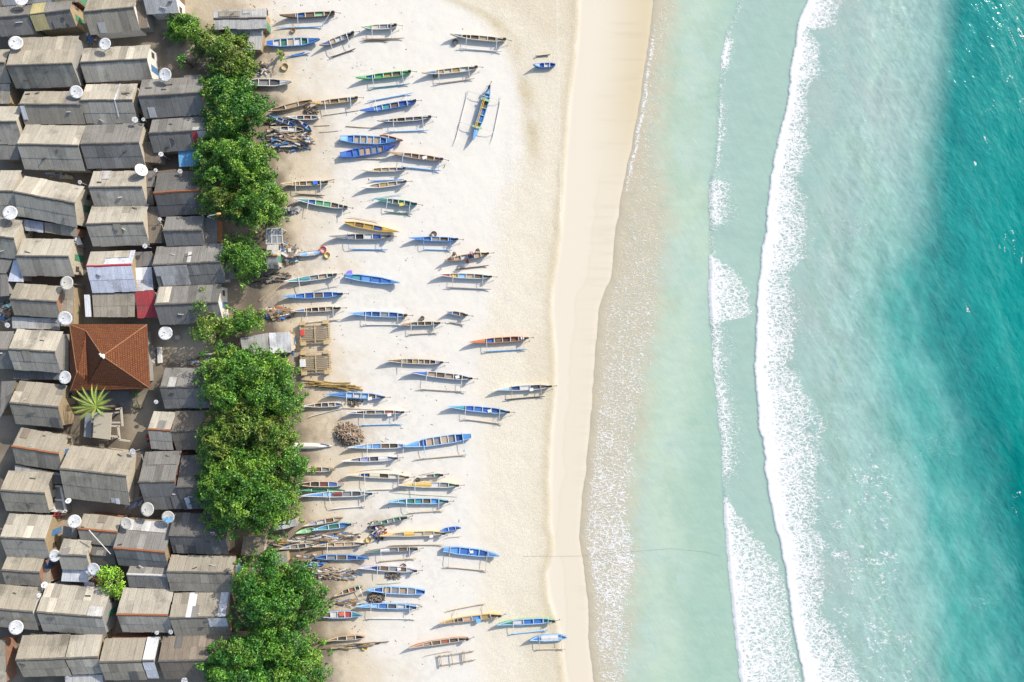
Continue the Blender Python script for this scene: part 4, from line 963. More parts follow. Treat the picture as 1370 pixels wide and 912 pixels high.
c_("dark green canoe lying aslant above the yellow one, scrap at its left end",496,703,544,692,6,'dgreen','dgreen',['dgreen','grey','dgreen','dbrown'],'dgreen',rail='grey',motor=True)
c_("yellow ochre canoe reaching the small blue one at its right end",508,716.5,595,713,7.5,'yellow','yellow',['grey','+yellow','cream','tan','ochre'],'ochre',fl=[(520,729,594,728.5,'ltan',False),(596,719,618,717.5,'ltan',False,.03)],rail='cream',dk=.2,motor=True)
c_("little royal blue canoe at the end of the yellow ochre one",617,706,590,710,6,'royal','royal',['royal','blue'],'royal',hgt=.45,rail='lblue')
c_("wide blue boat at the right of the lower beach, bow toward the sea",668.5,743.5,593,734.5,11.5,'blue','lblue',['dblue','blue','blue','lblue'],'blue',wide=True,rail='sky',thw='sky',name='wooden_boat',fl=[(594,758,653,763.5,'ltan')],boom='ltan',bt=(.22,.88),dk=.18,sterndeck='lblue')
c_("tan floored canoe with a light rim beside the lower scrap heaps",418,731,487,727,6.5,'cream','brown',['tan','peach','tan','grey'],'tan',boom='white',bt=(.28,),rail='cream',dk=.22,motor=True)
c_("old grey blue canoe in the scrap left of the tan floored one",374,734,420,729,7,'grey','blue',['grey','dgrey','white'],'dgrey',rail='cream')
c_("blue double ended canoe in the lower scrap, bow to the right",494,747,422,745.5,8,'blue','dblue',['dblue','brown','grey','dblue'],'dbrown',rail='lblue',dk=.22)
c_("tiny blue dugout on the lower scrap near a pink basket",408,756.5,433,755.5,5,'blue','lblue',['sky','sky'],'lblue',hgt=.4)
c_("dark grey canoe with a white cover and tan pole below",488,738.5,558,734,6,'dgrey','dgreen',['+white','grey','brown','dbrown'],'dgrey',fl=[(506,751,557,747,'bamboo')],rail='grey',motor=True)
c_("lilac rimmed canoe with a navy bow below the dark grey one",479,759.5,557,763,8.5,'lilac','lilac',['dblue','brown','grey','brown','white'],'brown',boom='white',bt=(.33,),rail='white',motor=True,dk=.2)
c_("light blue boat with wooden slats, above a slimmer blue canoe",490,789,568,792,11,'lblue','lblue',['dblue','tan','grey','tan','grey','blue'],'blue',wide=True,rail='sky',boom='white',bt=(.33,),name='wooden_boat',dk=.12)
c_("short brown canoe with a green flank at the tip of the lower trees",447,797,484,785,7,'dgreen','brown',['brown','rust','dgreen'],'brown',rail='ltan',boom='white',bt=(.92,))
c_("slim sky blue canoe with white float, lowest of the right leaning blue ones",477,811,556,812,8,'lblue','lblue',['sky','blue','dgrey','white','dblue'],'dblue',fl=[(489,827,557,828,'white'),(540,806,566,809,'ltan',False,.03)],boom='white',bt=(.24,.9),rail='sky',motor=True,dk=.2)
c_("grey blue boat with red things inside, half under the lower trees",485,823,432,823,11,'grey','teal',['red','grey','white','maroon'],'brown',wide=True,rail='sky',name='wooden_boat')
c_("dark canoe half under the lowest trees with a black motor crate",436,857,488,852,7,'tan','brown',['dbrown','tan','black'],'dbrown',rail='ltan')
c_("yellow brown canoe with a brown cloth at its bow, right of the lower beach",588,834,669,823,7.5,'yellow','brown',['ochre','dbrown','peach','lblue','ochre','dbrown'],'brown',fl=[(598,817,650,807,'ltan')],rail='tan',motor=True,dk=.07,boom='ltan')
c_("red brown canoe nearest the bamboo rack at the bottom",547,866.5,626,854,7,'rust','rust',['tan','brown','rust','brown','dbrown'],'dbrown',fl=[(567,877.5,607,870,'ltan',False,.03)],rail='ltan',motor=True,dk=.22)
c_("green canoe with blue floor at the bottom right of the beach",665,835.5,741,830,8.5,'green','dgreen',['white','blue','blue','dgreen'],'blue',fl=[(682,848,733,843,'sky')],boom='white',bt=(.28,.9),rail='sky',motor=True,dk=.28)
c_("short light blue canoe with a white cover, lowest toward the sea",709,856,758,852.5,10,'lblue','blue',['+white','+white','sky'],'sky',fl=[(717,868.5,757,868,'ltan')],boom='ltan',bt=(.25,.85),rail='sky',dk=.3)
c_("blue canoe buried in the upper scrap heap",360,154,394,167,6,'blue','blue',['grey','brown','blue'],'grey')
c_("grey canoe loaded with sacks in the upper scrap heap",362,170,406,173,8,'grey','grey',['dgrey','white','dgrey'],'dgrey',rail='ltan')
c_("small canoe with yellow and navy bow sticking out of the upper scrap heap",399,160,416,174,6,'dblue','yellow',['dblue','teal'],'dblue',hgt=.5)
c_("grey white canoe holding a brown net heap above the upper scrap",384,156,426,156.5,6.5,'white','grey',['dgrey','rust','grey'],'dgrey',rail='white')

# upturned white hull at the tree edge
def upturned():
    A = P(444, 597, .4); B = P(366, 597, .4); d = B - A; L = d.length; c = (A + B) / 2; c.z = 0
    root = thing('upturned_canoe', "white canoe lying bottom up at the edge of the big tree", 'canoe', c, math.atan2(d.y, d.x), G_B)
    N, K = 15, 9; vs = []
    for i in range(N):
        t = i / (N-1); w = .42 * min(1, t/.35)**.7; w = max(w, .02); h = .5 * min(1, .35 + t/.3)
        for k in range(K):
            a = math.pi * k / (K-1); vs.append(Vector((-L/2 + L*t, w*math.cos(a), .08 + h*math.sin(a)**.8)))
    m = MB(); m.add(vs, [(i*K+k, (i+1)*K+k, (i+1)*K+k+1, i*K+k+1) for i in range(N-1) for k in range(K-1)] + [tuple((N-1)*K+k for k in range(K))]); m.build('hull', pm('white'), root)
    m = MB(); m.tube([(-L/2 + .1, 0, .3), (-L/2 + L*.3, 0, .585), (L/2, 0, .59)], .035, 6); m.build('keel', pm('ltan'), root)
    m = MB(); m.tube([(-L/2 + .35, -.08, .36), (-L/2 + .9, -.26, .42), (-L/2 + 1.5, -.34, .36)], .06, 6); m.build('painted_band', pm('dblue'), root)
upturned()

# loose things lying in and around the canoes
def crate(px, py, s, col, label, z=.52, rz=.2, nm='foam_box', cat='box', hh=.28):
    p = P(px, py, z); root = thing(nm, label, cat, (p.x, p.y, z - .2), rz, 'boxes left in the canoes')
    m = MB(); m.box((-s/2, -s*.36, 0), (s/2, s*.36, hh)); m.build('body', paint(col), root)
    m = MB(); m.box((-s/2 - .02, -s*.36 - .02, hh), (s/2 + .02, s*.36 + .02, hh + .06)); m.build('lid', paint(tuple(min(.75, c*1.15) for c in col)), root)
WH = (.68, .68, .66)
crate(699,452,.42,WH,"white round edged box at the stern of the orange red canoe")
crate(612,504,.5,WH,"white box at the stern of the long blue bowed canoe with brown middle")
crate(655,549.5,.46,WH,"white box on the teal bowed blue canoe")
crate(711,521,.45,WH,"white box hanging at the side of the canoe nearest the wet sand")
crate(495,533,.5,WH,"white box beside the canoe just below the bamboo pole heap")
crate(521,554.5,.46,WH,"white box on the long thin canoe above the stick heap")
crate(568,211,.5,WH,"white box in the orange brown canoe right of the deep blue boat")
crate(577,717,.42,WH,"white box at the side of the yellow ochre canoe")
crate(534,761,.4,WH,"white box inside the lilac rimmed canoe")
crate(631,738,.4,WH,"white box on the wide blue boat with bow toward the sea")
crate(640,830,.55,(.15,.4,.68),"blue crate on the yellow brown canoe at lower right",.5)
crate(422,244.5,.55,(.05,.16,.6),"blue tub in the canoe crammed with yellow baskets",.55)
crate(537,273.5,.5,(.62,.5,.08),"yellow bucket on the dark teal canoe")
crate(542,421.5,.5,(.7,.33,.04),"orange tub at the stern of the middle beach blue canoe")
crate(457,821,.6,(.6,.14,.08),"red bundle box in the grey blue boat under the lower trees",.55)
crate(468,364,.55,(.22,.16,.62),"purple tub above the stern of the all blue boat",.35)
def basket(px, py, r_, col, label, z=.3, cat='basket'):
    p = P(px, py, z); root = thing('basket', label, cat, (p.x, p.y, 0 if z < .5 else z - .25), 0, 'baskets and net bundles by the canoes')
    m = MB(); n = 12; vs = []
    for (q, h) in ((.75, 0), (1, .32), (.9, .32), (.68, .06)):
        vs += [Vector((r_*q*math.cos(2*math.pi*i/n), r_*q*math.sin(2*math.pi*i/n), h)) for i in range(n)]
    m.add(vs, [(j*n+i, j*n+(i+1) % n, (j+1)*n+(i+1) % n, (j+1)*n+i) for j in range(3) for i in range(n)] + [tuple(range(n))[::-1], tuple(range(3*n, 4*n))]); m.build('wicker', paint(col), root)
    m = MB(); m.tube([(r_*.95, 0, .3), (r_*.55, 0, .52), (0, 0, .6), (-r_*.55, 0, .52), (-r_*.95, 0, .3)], .02, 5); m.build('handle', paint((.2,.14,.08)), root)
basket(580.5,313,.42,(.16,.11,.06),"brown basket on the upper side of the blue and grey mid beach canoe")
basket(565,425.5,.3,(.11,.08,.05),"dark basket above the brown and grey mid beach canoe")
basket(609,56,.4,(.13,.1,.07),"dark basket below the bow of the topmost right cream canoe")
basket(392,40,.33,(.4,.22,.08),"orange basket on the float of the topmost brown canoe")
basket(381,89,.5,(.5,.36,.12),"yellow tub in the shade right of the top trees")
basket(582,101,.3,(.15,.12,.08),"brown net bundle below the canoe with jumbled cargo")
basket(411,764,.55,(.62,.14,.20),"pink basket at the edge of the lower trees")
basket(432,334,.5,(.65,.07,.05),"red basket at the end of the covered canoe")
basket(438,341,.42,(.72,.5,.08),"yellow basket below the red one at the covered canoe's end")
basket(493,722,.4,(.62,.42,.06),"ochre basket in the scrap left of the yellow ochre canoe",.3)
basket(540,757,.38,(.3,.2,.08),"brown basket above the lilac rimmed canoe")
basket(559,641.5,.3,(.12,.09,.06),"dark basket at the bow of the orange-yellow canoe")
basket(488,866,.4,(.66,.5,.06),"bright yellow tub by the poles at the bottom trees",.3)

# wooden carts, bamboo rack
def cart(px, py, label, red=False, white=False):
    c = P(px, py, 0); root = thing('wooden_cart', label, 'cart', c, R(3), 'wooden carts at the beach edge')
    m = MB()
    for k in range(7): m.bar((-2.0, -.72 + k*.24, .55), (2.0, -.72 + k*.24, .55), .17, .05)
    m.build('deck', worn('grey_planks', (.32, .26, .18), .9), root)
    for s_ in (-1, 1):
        m = MB(); m.bar((-2.15, s_*.95, .6), (2.15, s_*.95, .6), .12, .12); m.bar((-2.1, s_*1.3, .45), (2.1, s_*1.3, .45), .07, .07); m.build('side_rail', worn('rail_wood', (.40, .30, .17), .9), root)
    for x in (-1.9, 0, 1.85):
        m = MB(); m.bar((x, -1.35, .66), (x, 1.35, .66), .11, .09); m.build('cross_beam', worn('beam_wood', (.44, .33, .19), .9), root)
    for x in (-1.55, 1.5):
        for s_ in (-1, 1):
            m = MB(); y = s_*1.35; n = 12
            m.tube([(x, y - .09, .36), (x, y + .09, .36)], .36, n); m.build('wheel', worn('wheel_wood', (.36, .24, .11), .85), root)
            m = MB(); m.box((x - .36, y - .26, .74), (x + .36, y + .26, .84)); m.build('wheel_guard', worn('guard_wood', (.52, .38, .20), .85), root)
    if red: m = MB(); m.box((-1.9, -.3, .6), (-1.4, .5, .78)); m.build('red_cloth', paint((.55, .08, .06)), root)
    if white: m = MB(); m.box((-2.05, -.5, .6), (-1.35, .5, .8)); m.build('white_board', paint(WH), root)
cart(423, 445, "wooden cart with a red cloth, upper of two by the white flat roof", red=True)
cart(424, 484.5, "wooden cart with a white board, lower of two beside the big tree", white=True)
def rack(px, py, ang):
    c = P(px, py, 0); root = thing('bamboo_rack', "bare bamboo frame lying on the sand at the bottom of the beach", 'frame', c, R(ang))
    mt = worn('old_bamboo', (.34, .26, .17), .8)
    for s_ in (-1, 1):
        m = MB(); m.tube([(-2.4, s_*.62, .3), (0, s_*.6, .34), (2.5, s_*.58, .3)], .05, 6); m.build('long_pole', mt, root)
    for x in (-2.3, -2.1, -.6, .9, 1.1):
        m = MB(); m.tube([(x, -.8, .4), (x + .05, .85, .4)], .045, 6); m.build('cross_pole', mt, root)
    for x in (-2.2, 1.9):
        for s_ in (-1, 1):
            m = MB(); m.tube([(x, s_*.6, 0), (x, s_*.6, .36)], .045, 6); m.build('post', mt, root)
rack(611, 879, 9)

# heaps
def stick(m, c, L, w, ang, el, col):
    d = Vector((math.cos(ang)*math.cos(el), math.sin(ang)*math.cos(el), math.sin(el))) * L / 2
    m.bar(Vector(c) - d, Vector(c) + d, w, w, col)
def heap(nm, label, px, py, rx, ry, n, Lr, wr, cols, dirs=(0, math.pi), hgt=.5, cat='heap', rot=0.0, seed=1):
    rng = random.Random(seed); c = P(px, py, 0); root = thing(nm, label, cat, c, 0)
    m = MB()
    for i in range(n):
        a = rng.random()*2*math.pi; q = math.sqrt(rng.random()); x = rx*PX*q*math.cos(a); y = ry*PX*q*math.sin(a)
        x, y = x*math.cos(rot) - y*math.sin(rot), x*math.sin(rot) + y*math.cos(rot)
        z = .04 + hgt*(1 - q*q)*rng.random()
        stick(m, (x, y, z), rng.uniform(*Lr), rng.uniform(*wr), rng.uniform(*dirs), rng.uniform(-.12, .12), rng.choice(cols))
    m.build('pieces', M_MIXED, root); return root
BAM = [(.46,.31,.10),(.52,.38,.15),(.36,.24,.09),(.28,.19,.08)]
GREY = [(.2,.17,.14),(.13,.11,.09),(.3,.26,.2),(.09,.08,.07),(.38,.33,.26),(.24,.16,.1),(.05,.05,.05)]
SCR = GREY + [(.6,.58,.54),(.08,.2,.42),(.33,.2,.1),(.42,.28,.14),(.62,.6,.56)]
heap('bamboo_poles', "heap of yellow bamboo poles on the sand beside the big tree", 446, 516, 22, 5, 46, (3.0,5.2), (.06,.11), BAM, (-.22,.06), .5, 'poles', -.12, 3)
heap('stick_heap', "big heap of short sticks and coconut husks in the middle of the beach", 467, 581, 20, 14, 620, (.25,.85), (.05,.12), GREY[:3] + [(.44,.32,.22),(.36,.22,.13),(.52,.42,.32)], (0,3.14), 1.0, 'heap', -.3, 4)
heap('scrap_heap', "upper scrap heap of planks, nets and sacks by the trees", 385, 186, 32, 14, 330, (.4,2.4), (.06,.28), SCR, (-.6,.5), .7, 'heap', -.1, 5)
heap('scrap_heap', "small scrap strip of boards above the grey loaded canoe at the trees", 375, 163, 22, 5, 90, (.5,1.8), (.06,.2), SCR, (-.5,.4), .4, 'heap', 0, 6)
heap('scrap_heap', "lower scrap heap of broken boards and netting around the old canoes", 430, 722, 50, 8, 300, (.4,2.6), (.05,.22), SCR, (-.25,.35), .5, 'heap', .1, 7)
heap('scrap_heap', "wide driftwood strip below the blue double ended canoe", 442, 766, 34, 8, 260, (.4,2.2), (.05,.18), SCR, (-.4,.3), .4, 'heap', -.1, 8)
heap('scrap_heap', "colourful scrap bundle at the left end of the dark green aslant canoe", 505, 709, 9, 13, 150, (.3,1.2), (.05,.2), SCR + [(.4,.06,.05),(.05,.14,.4)], (0,3.1), .5, 'heap', .4, 9)
heap('net_heap', "dark net heap left of the slatted light blue boat", 503, 799, 12, 8, 170, (.25,.8), (.05,.12), GREY, (0,3.1), .5, 'net', 0, 10)
heap('net_heap', "dark net heap below the lilac rimmed canoe", 526, 770, 12, 4.5, 110, (.2,.6), (.05,.1), GREY, (0,3.1), .3, 'net', 0, 11)
heap('scrap_heap', "jumble of tins and buckets between the tiny white hut and the covered canoe", 384, 341, 16, 13, 170, (.3,1.1), (.08,.36), SCR + [(.07,.35,.22),(.1,.25,.5)], (0,3.1), .5, 'heap', 0, 12)
heap('scrap_heap', "dark planks piled left of the light teal bowed canoe", 365, 372, 20, 6, 90, (.6,2.4), (.06,.2), GREY, (-.3,.6), .4, 'heap', .1, 13)
heap('scrap_heap', "things piled above the white flat roof by the carts", 372, 419, 20, 8, 130, (.3,1.3), (.08,.34), SCR + [(.5,.14,.06)], (-.6,.6), .5, 'heap', 0, 14)
heap('scrap_heap', "row of white and grey sacks beside the trees, under the green canoe", 391, 281, 12, 4, 60, (.35,.7), (.2,.4), [(.5,.5,.48),(.2,.2,.2),(.12,.12,.12),(.35,.34,.32)], (0,3.1), .45, 'heap', .1, 15)
heap('scrap_heap', "brown tackle heap between canoes below the pole heap", 474, 538, 11, 4, 80, (.25,.8), (.05,.14), GREY + [(.4,.28,.16)], (0,3.1), .3, 'heap', 0, 16)
heap('scrap_heap', "poles and canoe timbers half under the lowest trees", 462, 864, 34, 3, 24, (3.5,6.2), (.07,.16), GREY + BAM + [(.5,.46,.38)], (.0,.14), .3, 'timber', .08, 17)
heap('scrap_heap', "rubble along the wall right of the red tiled house", 203, 475, 5, 14, 150, (.1,.4), (.08,.25), [(.4,.38,.35),(.25,.24,.22),(.55,.53,.5)], (0,3.1), .3, 'rubble', 0, 18)
heap('scrap_heap', "dark clutter in the lane between the dish on the ground and the big tree", 266, 483, 22, 5, 110, (.2,1.1), (.08,.25), SCR, (-.4,.4), .4, 'heap', .15, 19)
heap('scrap_heap', "white and blue rags strewn in the lane above the tilted cream house", 78, 234, 20, 4, 60, (.3,.9), (.1,.3), [(.5,.48,.44),(.2,.28,.55),(.5,.48,.2),(.3,.27,.2)], (-.5,.2), .3, 'rags', -.15, 20)
heap('scrap_heap', "clutter of pots at the left edge right above the bright cream house", 8, 418, 8, 14, 90, (.3,.9), (.1,.35), SCR + [(.1,.35,.3),(.5,.2,.15)], (0,3.1), .4, 'heap', 0, 21)
heap('scrap_heap', "loose scraps in the yard between the lone brown house and the dish", 123, 50, 7, 10, 60, (.2,.8), (.06,.25), SCR, (0,3.1), .3, 'heap', 0, 22)
heap('scrap_heap', "white and blue striped scraps between the largest tan house and the tall grey one", 180, 671, 9, 8, 50, (.5,1.5), (.08,.22), [(.5,.52,.6),(.3,.32,.36),(.6,.6,.6)], (.6,1.0), .3, 'heap', 0, 23)
heap('scrap_heap', "debris on the sand beside the tan edge of the lower trees", 360, 722, 16, 9, 110, (.3,1.4), (.06,.24), SCR, (-.2,.7), .4, 'heap', .3, 24)

heap('timber_heap', "grey poles and hull timbers strewn beside the pale slab roof on the sand", 398, 728, 34, 5, 34, (2.0,5.0), (.06,.16), GREY + BAM, (-.2,.35), .4, 'timber', .1, 31)
heap('timber_heap', "broken boards and rags under the lower trees' upper edge", 418, 748, 24, 6, 90, (.4,2.2), (.06,.24), SCR, (-.4,.5), .35, 'timber', 0, 32)
heap('timber_heap', "brown net and stick bundle behind the grey white canoe above the upper scrap", 416, 148, 9, 5, 90, (.25,.9), (.05,.14), GREY[:3] + [(.24,.12,.06)], (0,3.1), .4, 'net', 0, 33)
heap('timber_heap', "driftwood scatter along the sand below the brown green flanked canoe", 470, 806, 22, 5, 46, (.3,1.5), (.05,.14), SCR, (-.4,.4), .2, 'timber', .1, 34)
heap('timber_heap', "things stacked between the trees and the white hulled top canoe", 352, 92, 9, 8, 60, (.3,1.1), (.06,.26), SCR, (0,3.1), .4, 'heap', 0, 35)
heap('timber_heap', "blue and grey boards stacked at the seaward end of the white flat roof", 392, 458, 4, 12, 40, (.5,1.4), (.08,.26), SCR + [(.06,.2,.5)], (1.2,1.9), .4, 'timber', 0, 36)
# mooring rope, loose poles
m = MB(); m.tube([P(700, 744, .12), P(775, 743, .12), P(850, 737, .12), P(900, 733, .14), P(945, 737, .16), P(969, 742, .3)], .010, 5)
props(m.build('mooring_rope', paint((.34, .36, .28)), None), "thin mooring rope curving from the sand into the shallow water", 'rope')
def pole(a, b, r_, col, label, z=.12):
    m = MB(); A = P(*a, z); B = P(*b, z); o = A.copy(); k = rnd.uniform(-.05, .05)
    mid = (A + B) / 2 + Vector((0, k, 0)); m.tube([A - o, mid - o, B - o], [r_, r_, r_*.7], 6)
    ob = m.build('bamboo_pole', paint(col), None); ob.location = o; props(ob, label, 'pole', 'loose poles on the sand')
pole((432,154.5),(480,147.5),.05,(.3,.24,.17),"brown pole lying left of the long blue canoe")
pole((463,168.5),(512,171.5),.06,(.5,.38,.2),"tan bamboo pole above the touching pair of blue boats")
pole((420,168.5),(441,167.5),.04,(.4,.3,.18),"short tan pole right of the upper scrap heap, upper")
pole((427,176.5),(453,174.5),.04,(.5,.46,.4),"short pale pole right of the upper scrap heap, lower")
pole((436,241.5),(448,239.5),.035,(.5,.38,.2),"short pole off the stern of the basket laden canoe")
pole((437,722),(466,713),.04,(.4,.45,.42),"thin pale pole below the dark teal canoe by the tarpaulin roof")
pole((505,781),(536,779),.06,(.36,.46,.3),"greenish pole above the slatted light blue boat")
pole((450,812),(489,801),.05,(.4,.33,.25),"thin tan pole along the tip of the lower trees")
pole((525,659),(612,664.5),.035,(.5,.44,.34),"thin pole between the orange-yellow and turquoise canoes")
pole((347,402),(382,371),.07,(.42,.32,.2),"long pole on the path above the loose tree, left")
pole((356,404),(388,370),.06,(.4,.3,.2),"long pole on the path above the loose tree, right")
pole((560,635.5),(581,631),.03,(.4,.34,.26),"thin pole above the small grey green canoe")
pole((119,709),(148,741),.06,(.5,.5,.47),"thin pale pole lying over the low hut roofs above the lime green tree",4.3)
pole((384,386),(415,379),.05,(.26,.2,.14),"dark pole under the pale teal bowed canoe")
# ------------------------------------------------------------------ trees
def leaf_mat():
    t = NT('leaves'); col = t.attr('Col')
    d = t.principled(col, .38, None, .45); tr = t.node('ShaderNodeBsdfTranslucent'); t.put(tr.inputs[0], t.mix(1.0, col, (1.3, 1.25, .5), 'MULTIPLY'))
    ms = t.node('ShaderNodeMixShader'); ms.inputs[0].default_value = .14; t.t.links.new(d.outputs[0], ms.inputs[1]); t.t.links.new(tr.outputs[0], ms.inputs[2]); return t.done(ms)
M_LEAF = leaf_mat()
M_BARK = worn('bark', (.13, .095, .065), .9, (.22, .18, .13), .5)
M_SOIL = None
GREENS = {'deep': [(.036,.150,.016),(.060,.210,.018),(.028,.115,.014),(.14,.33,.03)],
          'mid': [(.055,.180,.016),(.095,.255,.020),(.036,.130,.014),(.21,.37,.035)],
          'olive': [(.065,.175,.016),(.12,.235,.022),(.042,.130,.014),(.24,.32,.04),(.17,.20,.035)],
          'lime': [(.24,.50,.03),(.32,.55,.04),(.15,.38,.025),(.38,.52,.06)]}
def foliage(root_loc, clumps, pal, rng, dens=46, leaf=.30):
    """clumps: (world centre, radius). returns vertex, face, colour arrays of folded leaf sprays"""
    V = []; Fc = []; Cc = []
    nr = np.random.RandomState(rng.randint(0, 10**6))
    for (c, r_) in clumps:
        n = int(dens * r_ * r_ * 4)
        d = nr.normal(size=(n, 3)); d /= np.linalg.norm(d, axis=1)[:, None]
        d[:, 2] = np.where(d[:, 2] < -.35, -d[:, 2], d[:, 2])
        lump = .78 + .34 * np.sin(d[:, 0]*3.1 + c.x*2) * np.sin(d[:, 1]*3.7 + c.y*3) + .1 * np.sin(d[:, 2]*5 + c.x)
        q = r_ * lump * nr.uniform(.45, 1.04, n) ** .45
        p = d * q[:, None] * np.array([1, 1, .8]) + np.array(c)[None]
        nrm = d * .55 + nr.normal(size=(n, 3)) * .55 + np.array([0, 0, .55]); nrm /= np.linalg.norm(nrm, axis=1)[:, None]
        a = np.cross(nrm, nr.normal(size=(n, 3))); a /= np.linalg.norm(a, axis=1)[:, None]; b = np.cross(nrm, a)
        s = leaf * nr.uniform(.6, 1.35, n); w = s * nr.uniform(.38, .6, n); fold = s * .18
        p0 = p - a*s[:, None]*.5; p1 = p + b*w[:, None]*.5 + nrm*fold[:, None]; p2 = p + a*s[:, None]*.5; p3 = p - b*w[:, None]*.5 + nrm*fold[:, None]
        V.append(np.stack([p0, p1, p2, p3], 1).reshape(-1, 3))
        g = np.array(pal)[nr.randint(0, len(pal), n)]
        kc = np.array(pal)[nr.randint(0, len(pal))] if nr.rand() > .13 else np.array((.20, .34, .035)) * nr.uniform(.8, 1.15)
        col = .9 * (g*.42 + kc[None]*.58) * nr.uniform(.6, 1.45, n)[:, None]
        Cc.append(np.repeat(col, 2, 0))
    V = np.concatenate(V) - np.array(root_loc)[None]; n = len(V) // 4
    i = np.arange(n)[:, None] * 4
    Fq = np.concatenate([i + np.array([0, 1, 2]), i + np.array([0, 2, 3])], 1).reshape(-1, 3)
    return V, Fq, np.concatenate(Cc)
def crown_mesh(V, Fq, Cc, parent):
    me = bpy.data.meshes.new('crown')
    me.vertices.add(len(V)); me.vertices.foreach_set('co', V.astype(np.float32).ravel())
    me.loops.add(Fq.size); me.loops.foreach_set('vertex_index', Fq.ravel().astype(np.int32))
    me.polygons.add(len(Fq)); me.polygons.foreach_set('loop_start', np.arange(0, Fq.size, 3, dtype=np.int32)); me.polygons.foreach_set('loop_total', np.full(len(Fq), 3, dtype=np.int32))
    me.update(calc_edges=True)
    ca = me.color_attributes.new('Col', 'FLOAT_COLOR', 'CORNER')
    arr = np.ones((Fq.size, 4), dtype=np.float32); arr[:, :3] = np.repeat(Cc, 3, 0); ca.data.foreach_set('color', arr.ravel())
    return link('crown', me, M_LEAF, parent)
G_T = 'trees between the village and the beach'
def tree(label, lobes, ztop, pal='mid', seed=1, trunk=None, cr=(.6, 1.55), dens=50, leaf=.28, extra=(), name='shade_tree', cat='tree', fill=1.0, grow=1.13, group=G_T):
    """lobes: (px, py, rx, ry) ellipses of the crown seen from above"""
    rng = random.Random(seed)
    cx = sum(l[0]*l[2]*l[3] for l in lobes)/sum(l[2]*l[3] for l in lobes); cy = sum(l[1]*l[2]*l[3] for l in lobes)/sum(l[2]*l[3] for l in lobes)
    if trunk: cx, cy = trunk
    base = P(cx, cy, ztop*.6); base.z = 0
    root = thing(name, label, cat, base, 0, group)
    cl = []
    for (px, py, rx, ry) in lobes:
        rx *= grow; ry *= grow; area = math.pi * rx * ry * PX * PX; n = max(3, int(area / 1.05 * fill))
        got = []
        for k in range(n * 8):
            if len(got) >= n: break
            a = rng.random()*2*math.pi; q = math.sqrt(rng.random())
            x = px + (rx - 7)*q*math.cos(a); y = py + (ry - 7)*q*math.sin(a)
            if any((x-g[0])**2 + (y-g[1])**2 < 60 for g in got): continue
            if fill < 1.3 and rng.random() < .13: got.append((x, y)); continue      # a hole in the canopy
            z = ztop*(1 - .42*q*q) + rng.uniform(-1.3, .5); r_ = rng.uniform(*cr) * (1 - .18*q)
            got.append((x, y)); cl.append((P(x, y, z), r_))
        for k in range(int(n * .45) if fill < 1.3 else 0):      # ragged shoots past the rim
            a = rng.random()*2*math.pi; q = rng.uniform(.90, 1.12)
            cl.append((P(px + rx*q*math.cos(a), py + ry*q*math.sin(a), ztop*rng.uniform(.45, .72)), rng.uniform(.28, .6)))
        for k in range(n // 3):      # lower layer
            a = rng.random()*2*math.pi; q = math.sqrt(rng.random())*.8
            cl.append((P(px + (rx-6)*q*math.cos(a), py + (ry-6)*q*math.sin(a), ztop*.5 + rng.uniform(-.4, .4)), rng.uniform(*cr)))
    V, Fq, Cc = foliage(base, cl, GREENS[pal], rng, dens, leaf)
    crown_mesh(V, Fq, Cc, root)
    m = MB(); hub = Vector((rng.uniform(-.2, .2), rng.uniform(-.2, .2), ztop*.38))
    m.tube([(0, 0, -.1), (.05, .03, ztop*.2), hub], [.30, .24, .20], 9); m.build('trunk', M_BARK, root)
    m = MB(); pick = rng.sample(cl, min(len(cl), 14))
    for (c, r_) in pick:
        e = c - base; mid = hub.lerp(e, .5) + Vector((rng.uniform(-.3,.3), rng.uniform(-.3,.3), .3)); m.tube([hub - Vector((0,0,.1)), mid, e], [.13, .08, .03], 6)
    m.build('limbs', M_BARK, root)
    return root
tree("round clipped bright green tree at the top, beside the open sandy yard", [(245,36,24,20),(245,36,14,12)], 2.9, 'mid', 3, cr=(1.0,1.25), dens=60, leaf=.25, fill=2.6)
tree("broad tree with yellowish tips below the round clipped one", [(268,52,14,12),(288,62,28,22),(314,72,24,28),(302,96,28,22),(325,92,14,14),(330,104,14,12)], 4.4, 'olive', 4, dens=44)
tree("small dark bush tree by the big dish under the top trees", [(247,80,10,8)], 3.4, 'deep', 5, cr=(.5,.8))
tree("deep green tree right of the wide grey house, above the scrap heap", [(308,128,34,32),(330,150,30,30),(300,160,26,24)], 6.4, 'deep', 6, dens=46)
tree("spreading tree right of the blue tin shed", [(312,208,46,28),(332,222,32,32),(292,234,30,26),(300,196,30,20)], 6.6, 'mid', 7, dens=44)
tree("yellow green tree over the dark house with rusty ridge", [(290,262,28,24),(314,276,24,22)], 5.2, 'olive', 8)
tree("leafy tree at the beach edge right of the street lamp", [(345,262,34,28),(352,284,28,24),(328,274,22,22)], 6.0, 'mid', 9, dens=44)
tree("small freestanding tree left of the tiny white hut", [(324,338,28,26),(338,352,22,22),(326,376,10,12)], 5.2, 'mid', 10, dens=30)
tree("loose thin tree over the grey house left of the pale flat roof", [(273,412,15,22),(276,440,24,20),(306,440,14,14)], 5.0, 'olive', 11, dens=24, fill=.9)
tree("small dense tree above the pale flat roof", [(328,426,24,20),(312,432,14,16)], 4.8, 'mid', 12, dens=30)
tree("large tree left of the wooden carts", [(322,494,48,30),(352,522,48,36),(302,522,32,34),(380,540,25,24),(366,492,28,20)], 7.4, 'mid', 13, dens=44)
tree("dense middle tree below the large one, above the upturned canoe", [(330,566,50,36),(358,580,30,32),(300,592,34,30),(380,590,16,16)], 7.0, 'olive', 14, dens=44)
